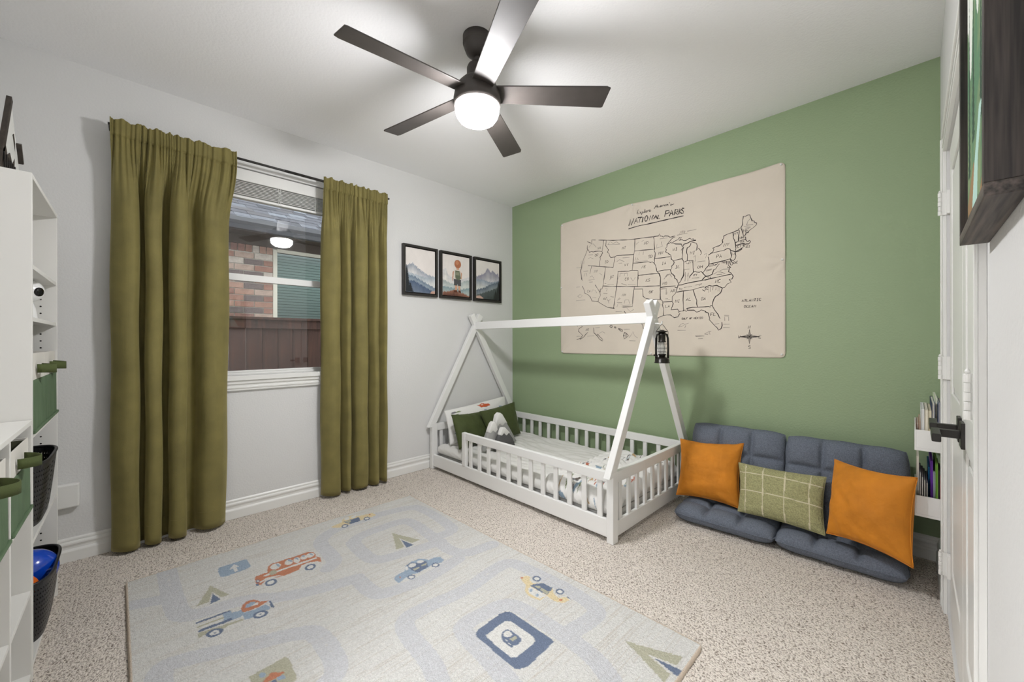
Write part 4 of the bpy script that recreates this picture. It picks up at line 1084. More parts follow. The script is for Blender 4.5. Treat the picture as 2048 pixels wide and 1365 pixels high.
# eave, gutter and roof
m_eave = mat('brown_soffit', (74, 62, 54), 0.8); m_gut = mat('bronze_gutter', (66, 64, 66), 0.4)
MB().box(HX - 0.012, -2.13, -6, 3, 2.53, 2.555).build('soffit', m_eave, ho)
MB().box(HX - 0.012, HX + 0.02, -6, 3, 2.415, 2.53).build('frieze_board', m_eave, ho, bevel=0.003)
MB().box(-2.15, -2.13, -6, 3, 2.47, 2.62).build('fascia', m_eave, ho)
g_ = MB().prism([(-2.13, -6, 2.475), (-2.06, -6, 2.475), (-2.045, -6, 2.52), (-2.02, -6, 2.555), (-2.02, -6, 2.60), (-2.035, -6, 2.60), (-2.035, -6, 2.56), (-2.06, -6, 2.525), (-2.07, -6, 2.49), (-2.13, -6, 2.49)], (0, 9, 0))
g_.build('gutter', m_gut, ho)
scols = [(66, 64, 69), (54, 52, 57), (80, 80, 85), (62, 58, 60), (46, 44, 49), (92, 93, 98)]
sm_ = [mat('shingle_%d' % i, c, 0.95, bump=(220, 0.6, 0.003), var=(60, 0.2)) for i, c in enumerate(scols)]
pitch_ = math.radians(30)
roof = MB().prism([(-2.10, -6, 2.585), (-4.4, -6, 2.585 + 2.3 * math.tan(pitch_)), (-4.4, -6, 2.545 + 2.3 * math.tan(pitch_)), (-2.10, -6, 2.545)], (0, 9, 0)).build('roof', mat('roof_underlay', (60, 58, 62), 0.95), ho)
shw = [0.16, 0.21, 0.27]
shm = [[box_mesh('shingle', -0.19, 0.0, -w_ / 2 + 0.0015, w_ / 2 - 0.0015, 0, 0.006, m) for m in sm_] for w_ in shw]
for r in range(9):
    s_ = 0.137 * r - 0.02
    y_ = -3.1 + rb_.uniform(0, 0.2)
    x_ = -2.10 - s_ * math.cos(pitch_); z_ = 2.592 + s_ * math.sin(pitch_)
    while y_ < 0.2:
        k = rb_.randrange(3); y_ += shw[k] / 2
        inst('shingle', rb_.choice(shm[k]), (x_, y_, z_ + rb_.uniform(0, 0.004)), roof, rot=(0, pitch_ - math.radians(1.2), 0))
        y_ += shw[k] / 2
MB().prism([(-2.10 - 1.23 * math.cos(pitch_), -6, 2.592 + 1.23 * math.sin(pitch_)), (-4.4, -6, 2.592 + 2.3 * math.tan(pitch_)), (-4.4, -6, 2.598 + 2.3 * math.tan(pitch_)), (-2.10 - 1.23 * math.cos(pitch_), -6, 2.600 + 1.23 * math.sin(pitch_))], (0, 9, 0)).build('upper_roof_cover', sm_[0], ho)

# ------------------------------------------------------------------ rug and wall map artwork (traced outlines, millimetres)
MAP_LINES="""1037,2154 1061,2141 1089,2128 1090,2152 1088,2161 1133,2151|1165,2144 1320,2112 1472,2090 1572,2081 1636,2078 1703,2072|1041,2117 1037,2089 1041,2077 1057,2063 1061,2046 1084,2051 1107,2043 1133,2044 1172,2039 1203,2031|1041,2077 1021,2036 1000,1999 983,1968 976,1940 973,1912 959,1883 963,1857 970,1827 973,1796|1221,2130 1213,2076 1203,2031 1210,2019 1197,1997 1181,1980 1186,1966 1178,1940 1172,1897|1048,1922 1172,1896 1321,1867|1088,1911 1068,1841|1248,2125 1244,2076 1260,2052 1272,2036 1263,2013 1278,2000 1284,1978 1296,1960 1339,1959 1321,1867|1339,1961 1356,1969 1438,1960 1525,1951|1535,2081 1531,1985 1523,1946 1517,1878 1509,1818|1531,1980 1631,1973 1711,1966|1703,2072 1709,2044 1709,2010 1714,1965 1709,1956 1718,1935 1716,1901 1711,1877 1713,1853|1517,1876 1657,1869 1678,1860 1693,1863 1711,1848 1722,1825 1729,1797 1732,1779 1750,1759 1760,1740 1765,1710|1241,1876 1223,1768|1368,1825 1472,1814 1506,1816 1564,1806 1564,1730|1371,1825 1366,1752|1567,1765 1657,1763 1750,1760|1705,2073 1746,2070 1754,2087 1761,2065 1776,2063 1788,2053 1799,2060 1828,2053 1842,2041 1864,2042 1883,2044 1882,2035 1867,2033 1850,2020 1824,1993|1824,1993 1817,1983 1819,1972 1806,1956 1813,1944 1806,1928 1824,1917 1835,1905 1848,1896 1852,1881 1853,1863 1868,1847|1824,1993 1835,1992 1853,2000 1857,1989 1878,2002 1906,2010 1920,2023 1936,2023 1917,1999 1927,2004 1941,2003 1948,1995 1969,1991 1986,1999 2001,2003 2009,1994 2026,1993 2029,1984 2046,1979|1868,1988 1889,1978 1934,1969 1941,1947|2046,1978 2016,1979 2002,1978 1989,1970 1962,1966 1952,1963 1945,1947 1952,1944 1931,1920|1952,1944 1945,1923 1941,1899 1943,1884 1940,1868 1940,1852 1952,1828 1952,1779 1954,1720 1942,1697|1868,1847 1940,1852|2013,1970 2049,1956 2055,1938 2054,1918 2044,1899 2067,1914 2083,1886 2086,1869 2077,1860|2009,1967 2006,1950 1996,1938 1979,1931 1974,1900 1981,1872 1979,1830|1959,1823 1979,1830 2023,1828 2024,1769 2027,1736|1716,1887 1784,1884 1846,1883|1868,1847 1877,1835 1873,1818 1857,1806 1859,1791 1850,1778 1846,1777|1736,1778 1795,1780 1846,1778|1846,1777 1850,1762 1859,1741 1873,1734 1870,1726 1882,1721 1879,1711 1884,1696|2134,1838 2141,1807 2141,1780 2136,1768 2120,1753 2109,1736 2096,1719|2027,1735 2043,1740 2049,1732 2072,1727 2083,1734 2096,1719 2117,1690 2111,1687 2098,1672|2027,1735 2016,1722 2006,1713 1999,1704 1998,1690|2141,1780 2170,1780 2173,1766 2189,1769 2207,1778|2216,1773 2201,1759 2189,1738 2176,1736 2170,1720 2164,1701 2139,1691 2117,1690|2136,1849 2155,1860|2136,1848 2155,1860 2170,1871 2175,1888 2167,1895 2189,1904 2213,1907 2228,1917 2237,1928 2234,1945 2243,1956 2245,1974 2270,1982 2305,1988 2342,1998 2345,2009 2356,2008 2368,2031 2368,2059 2373,2089 2387,2086 2401,2092 2413,2091 2419,2069 2428,2044 2438,2044 2442,2032 2455,2024 2454,2012 2436,1996 2420,1987 2409,1978 2404,1967 2390,1967 2387,1955 2379,1945 2373,1951 2370,1967 2361,2004|2306,1988 2309,1966 2308,1951 2319,1917 2322,1897 2325,1868 2320,1847|2345,1997 2348,1987 2342,1951 2341,1919|2322,1910 2341,1916 2379,1922 2390,1929 2384,1936 2387,1941|2384,1924 2393,1913 2396,1905 2404,1905 2412,1911 2418,1899 2407,1886 2393,1888 2382,1887 2376,1897|2322,1889 2376,1897|2322,1845 2345,1855 2382,1876 2382,1887|2371,1895 2373,1876|2322,1845 2340,1850 2365,1861 2365,1857 2342,1843 2322,1843|2155,1859 2195,1864 2243,1867 2258,1873 2269,1878 2285,1870 2289,1860 2320,1845 2320,1831 2325,1814 2320,1796 2308,1783 2294,1789 2285,1798|2289,1858 2291,1839 2296,1823 2294,1809 2285,1798|2143,1781 2213,1787 2285,1798 2291,1784 2305,1763 2299,1751 2288,1754 2283,1782|2264,1785 2261,1760|2273,1784 2273,1755 2291,1733|2111,1663 2158,1670 2292,1686|2267,1742 2283,1733 2276,1705 2292,1696 2307,1668 2298,1649 2281,1649 2294,1626 2267,1617 2250,1594 2232,1591|2234,1591 2223,1558 2205,1542 2186,1531 2175,1512 2168,1493 2163,1466|2163,1466 2182,1428 2205,1395 2212,1375 2219,1365|2230,1338 2232,1313 2225,1291 2207,1279 2196,1299 2180,1314 2163,1335 2142,1360 2145,1370 2138,1395 2135,1410 2111,1422|2111,1459 2142,1460 2147,1452 2149,1465 2163,1466|2111,1607 2144,1619 2163,1612 2195,1614 2234,1591|1749,1760 1756,1741 1763,1722 1761,1654|1761,1641 1812,1643 1888,1642 1882,1631 1900,1625|1846,1773 1855,1745 1875,1729 1884,1704 1899,1689 1904,1671 1915,1654 1908,1644 1902,1627 1895,1606 1889,1584 1860,1556 1860,1520 1869,1500 1851,1452 1904,1454 1915,1433|1915,1644 1945,1645 1954,1650 2030,1658 2087,1662|2087,1662 2115,1665|1915,1665 1928,1671 1936,1694 1945,1710 1951,1727 1954,1766|2095,1718 2117,1694 2129,1691|2117,1692 2103,1679 2089,1664|1895,1590 1947,1595 2025,1598 2071,1609 2107,1612|1950,1592 1947,1523 1950,1440|2025,1596 2038,1550 2052,1511 2050,1490 2057,1460|1975,1454 2017,1462 2057,1460 2111,1459|1752,1396 1785,1408 1821,1411 1846,1410 1862,1398 1876,1387 1906,1392 1915,1409 1922,1420 1909,1425 1915,1435 1937,1436 1950,1438 1963,1444 1969,1430 1984,1443 1971,1454|1984,1440 2030,1438 2050,1422 2071,1427 2083,1437 2107,1429 2119,1423|1785,1519 1821,1519 1860,1519|1764,1541 1778,1531 1785,1508 1778,1499 1789,1462 1787,1431 1787,1408|1761,1636 1764,1543|2093,1592 2111,1578|959,1895 966,1848 980,1784|980,1733 1001,1697 1008,1662 1048,1642 1075,1617 1091,1580 1160,1570|1127,1729 1179,1656 1185,1622 1166,1594 1160,1570|1226,1784 1213,1710 1201,1681 1185,1685 1182,1653|1160,1567 1211,1536 1260,1509 1333,1494|1213,1710 1351,1691 1559,1669 1755,1656|1369,1799 1357,1695 1339,1591 1324,1497|1563,1756 1559,1669|1755,1760 1755,1743 1765,1722 1762,1655 1762,1640 1760,1544|1529,1668 1520,1618 1509,1499 1416,1502|1526,1650 1605,1643 1610,1580 1631,1563 1658,1554 1689,1544 1725,1546 1762,1541|1430,1465 1445,1443 1473,1416 1529,1398 1581,1361 1605,1335 1610,1305 1637,1289 1653,1334 1689,1367 1750,1394|911,1357 925,1342|950,1356 981,1341 939,1319 932,1296 960,1273 981,1256 960,1227 911,1213|950,1213 995,1239 1015,1261 1042,1283|1108,1327 1112,1277 1154,1243 1173,1216 1205,1199 1208,1216 1179,1237 1154,1265 1141,1249|1433,1275 1451,1267 1471,1246 1451,1231 1431,1218 1419,1246 1433,1275|1310,1333 1308,1328 1305,1324 1300,1322 1295,1323 1290,1325 1286,1329 1285,1333 1286,1338 1290,1341 1295,1343 1300,1343 1305,1341 1308,1337 1310,1333|1348,1317 1346,1315 1342,1315 1339,1316 1335,1318 1332,1320 1331,1323 1331,1326 1333,1327 1337,1328 1341,1327 1344,1325 1347,1322 1348,1319 1348,1317|1385,1307 1384,1305 1383,1304 1380,1303 1377,1303 1374,1304 1372,1305 1371,1307 1372,1309 1374,1311 1377,1311 1380,1311 1383,1310 1384,1309 1385,1307|1413,1289 1409,1286 1404,1286 1397,1288 1391,1291 1386,1295 1384,1300 1384,1304 1388,1306 1393,1307 1400,1305 1406,1302 1411,1297 1413,1293 1413,1289"""
MAP_TITLE="""1472,2186 1559,2191 1640,2190 1801,2190 1951,2190|1475,2213 1489,2267 1500,2211 1525,2266|1527,2218 1550,2262 1558,2219|1533,2237 1555,2237|1561,2263 1601,2260|1585,2261 1572,2216|1609,2259 1601,2215|1650,2235 1646,2226 1641,2220 1635,2218 1629,2220 1625,2226 1624,2235 1625,2246 1628,2255 1634,2261 1640,2263 1645,2261 1649,2254 1651,2245 1650,2235|1664,2218 1676,2255 1688,2216 1701,2256|1703,2219 1724,2250 1734,2217|1709,2233 1731,2233|1746,2245 1736,2214 1759,2215|1797,2217 1810,2264 1834,2261 1837,2242 1808,2238|1837,2213 1858,2258 1867,2214|1845,2232 1866,2233|1876,2212 1887,2256 1907,2251 1906,2233 1884,2231 1906,2210|1913,2211 1923,2255|1946,2252 1919,2233 1938,2211|1956,2247 1943,2253 1936,2242 1951,2225 1948,2211 1929,2215"""
MAP_SCRIPT="""1571,2329 1560,2329 1555,2318 1563,2313 1554,2306 1555,2298 1569,2297|1577,2313 1590,2292|1592,2310 1574,2295|1601,2307 1594,2280|1599,2302 1609,2305 1609,2294 1597,2293|1615,2294 1630,2320 1625,2321 1620,2298 1628,2293|1642,2298 1642,2296 1640,2294 1638,2293 1635,2294 1633,2295 1631,2298 1631,2301 1631,2304 1633,2306 1635,2306 1638,2306 1640,2304 1642,2301 1642,2298|1646,2291 1651,2308 1654,2302 1662,2306|1662,2295 1672,2298 1675,2304 1667,2308 1663,2297 1670,2291 1683,2295|1708,2304 1726,2329 1734,2332 1734,2307|1716,2318 1739,2316|1739,2306 1743,2317 1748,2306 1751,2317 1759,2305 1763,2316 1766,2304|1761,2310 1770,2313 1772,2319 1765,2321 1763,2310 1776,2309|1776,2306 1780,2317 1789,2317|1791,2308 1794,2317|1808,2315 1798,2314 1798,2306 1810,2306|1824,2313 1814,2314 1813,2305 1822,2306 1825,2313 1828,2304|1841,2325 1837,2318|1855,2309 1846,2310 1851,2302 1844,2300 1876,2303"""
MAP_DOODLES="""1057,2094 1087,2122 1110,2118 1140,2080|1266,2085 1290,2108 1320,2084 1356,2093 1386,2070|1263,2084 1389,2066|1048,1986 1074,1996 1107,1977|1051,2022 1104,2017|1536,1896 1539,1926 1547,1896|1556,1895 1558,1920 1567,1899|1577,1963 1572,1938|1615,1962 1610,1935|1539,1887 1652,1879|1357,1914 1386,1928 1432,1903|1415,1939 1484,1933|1374,1895 1409,1893|1734,2005 1729,1972 1779,1978 1769,2019|1545,2036 1572,2052|1596,2052 1615,2057|910,1918 973,1915|966,1982 967,1947|1000,1976 999,1943|994,1875 1048,1871|1000,1824 1014,1856|1034,1820 1031,1854|1386,1805 1438,1796 1461,1801|1172,1836 1204,1811|1809,1719 1824,1737 1841,1744|910,1728 952,1727|925,1638 953,1653 984,1639 953,1619 925,1638|907,1596 1014,1595|1055,1781 1127,1782|1068,1808 1094,1819 1114,1791|1061,1761 1101,1760|1088,1664 1098,1685 1127,1680 1147,1650|1095,1610 1140,1608|1285,1756 1297,1776 1321,1779|1229,1732 1248,1728|1260,1718 1327,1710|1386,1771 1392,1804 1415,1804|1433,1776 1438,1801 1464,1796 1461,1770|1495,1753 1517,1720 1539,1753|1404,1712 1456,1691|1467,1697 1540,1686|1217,1641 1260,1635|1235,1686 1260,1678 1248,1658|1266,1575 1276,1543|1260,1587 1266,1565 1291,1579|1291,1606 1327,1597|1363,1563 1386,1587 1375,1567 1398,1581|1357,1548 1410,1541|1430,1532 1439,1563 1473,1563 1484,1528|1416,1517 1501,1515|1357,1505 1369,1536 1410,1528 1410,1497|1456,1489 1490,1456 1523,1475|1345,1464 1410,1463|1476,1228 1501,1256 1513,1281 1529,1246 1557,1225|1479,1202 1538,1200|1425,1303 1487,1303|1167,1270 1205,1286 1233,1272|1128,1323 1176,1325|1035,1245 1115,1249|911,1245 957,1247|1789,1705 1814,1731 1838,1738|1809,1617 1814,1578|1775,1630 1819,1625|1920,2051 1931,2073|1934,2052 1939,2073|1943,2051 1946,2074|1951,2051 1955,2072|1958,2051 1963,2068|1899,2046 1982,2047|1979,2062 2049,2063|2029,1850 2039,1863 2044,1835 2039,1815|2107,1859 2126,1866 2117,1830|2056,1809 2114,1809|1959,1764 1996,1763|1969,1815 1989,1801|1966,1704 1966,1742|1983,1706 1986,1736|1803,1723 1821,1742 1846,1741 1855,1717|2015,1688 2069,1687|2120,1730 2158,1735|1758,2044 1824,2039|1794,1705 1816,1739 1839,1743 1857,1716|1766,1627 1807,1627|1808,1578 1812,1622 1821,1586|1954,1622 2017,1625|1962,1669 1966,1738|1984,1667 1988,1735|2017,1689 2071,1685|2042,1631 2091,1638 2067,1624|2139,1563 2140,1613|2150,1570 2154,1613|2166,1581 2170,1606|2189,1579 2191,1608|2204,1569 2206,1606|2216,1560 2216,1601|1911,1311 1928,1332 1946,1338 1963,1331 1941,1316 1911,1311|1963,1331 1990,1339|1967,1322 1959,1303|1902,1284 1967,1283|2038,1237 2063,1241 2107,1237 2043,1233|2107,1251 2135,1268 2131,1247 2107,1251|2135,1268 2155,1272|2139,1276 2147,1247|2059,1216 2095,1218|2246,1388 2279,1386|2250,1347 2248,1379 2275,1378 2276,1346|2239,1323 2283,1322|2239,1297 2283,1296|2182,1325 2212,1328|1803,1547 1826,1545|1801,1536 1844,1535|2172,1701 2200,1714 2223,1710 2254,1695|2195,1693 2232,1693|2116,1737 2163,1741|2218,1719 2241,1729 2281,1726|2393,2022 2401,2048 2416,2061|2393,2021 2434,2018|2376,2016 2419,2003|2384,2002 2417,2001"""
MAP_LABELS=[('WA', 1172, 2068), ('OR', 1141, 2007), ('ID', 1249, 1928), ('MT', 1427, 2026), ('ND', 1637, 2032), ('SD', 1674, 1911), ('MN', 1764, 1926), ('WY', 1452, 1872), ('NE', 1615, 1831), ('IA', 1791, 1837), ('NV', 1134, 1855), ('UT', 1306, 1783), ('CO', 1455, 1746), ('KS', 1653, 1713), ('CA', 1055, 1677), ('AZ', 1233, 1592), ('NM', 1427, 1608), ('OK', 1679, 1612), ('TX', 1642, 1463), ('LA', 1821, 1483), ('MO', 1798, 1671), ('AR', 1864, 1604), ('MI', 1902, 1518), ('AL', 1988, 1526), ('GA', 2099, 1522), ('FL', 2168, 1400), ('TN', 1926, 1612), ('KY', 2041, 1710), ('VA', 2142, 1677), ('NC', 2202, 1645), ('SC', 2122, 1596), ('WI', 1881, 1936), ('MI', 2018, 1886), ('OH', 2074, 1768), ('IL', 1902, 1792), ('IN', 2002, 1818), ('WV', 2154, 1766), ('NY', 2260, 1906), ('PA', 2209, 1829), ('VT', 2326, 1974), ('NH', 2359, 1938), ('MA', 2365, 1910), ('CT', 2345, 1878), ('RI', 2401, 1868), ('ME', 2388, 1983), ('NJ', 2304, 1836), ('DE', 2322, 1767), ('MD', 2244, 1781), ('AK', 1035, 1309), ('HI', 1440, 1248), ('N', 2408, 1297), ('S', 2408, 1155), ('W', 2343, 1228), ('E', 2472, 1227), ('ATLANTIC', 2420, 1487), ('OCEAN', 2411, 1444), ('GULF OF MEXICO', 2015, 1376)]
MAP_COMPASS=(2410,1229)
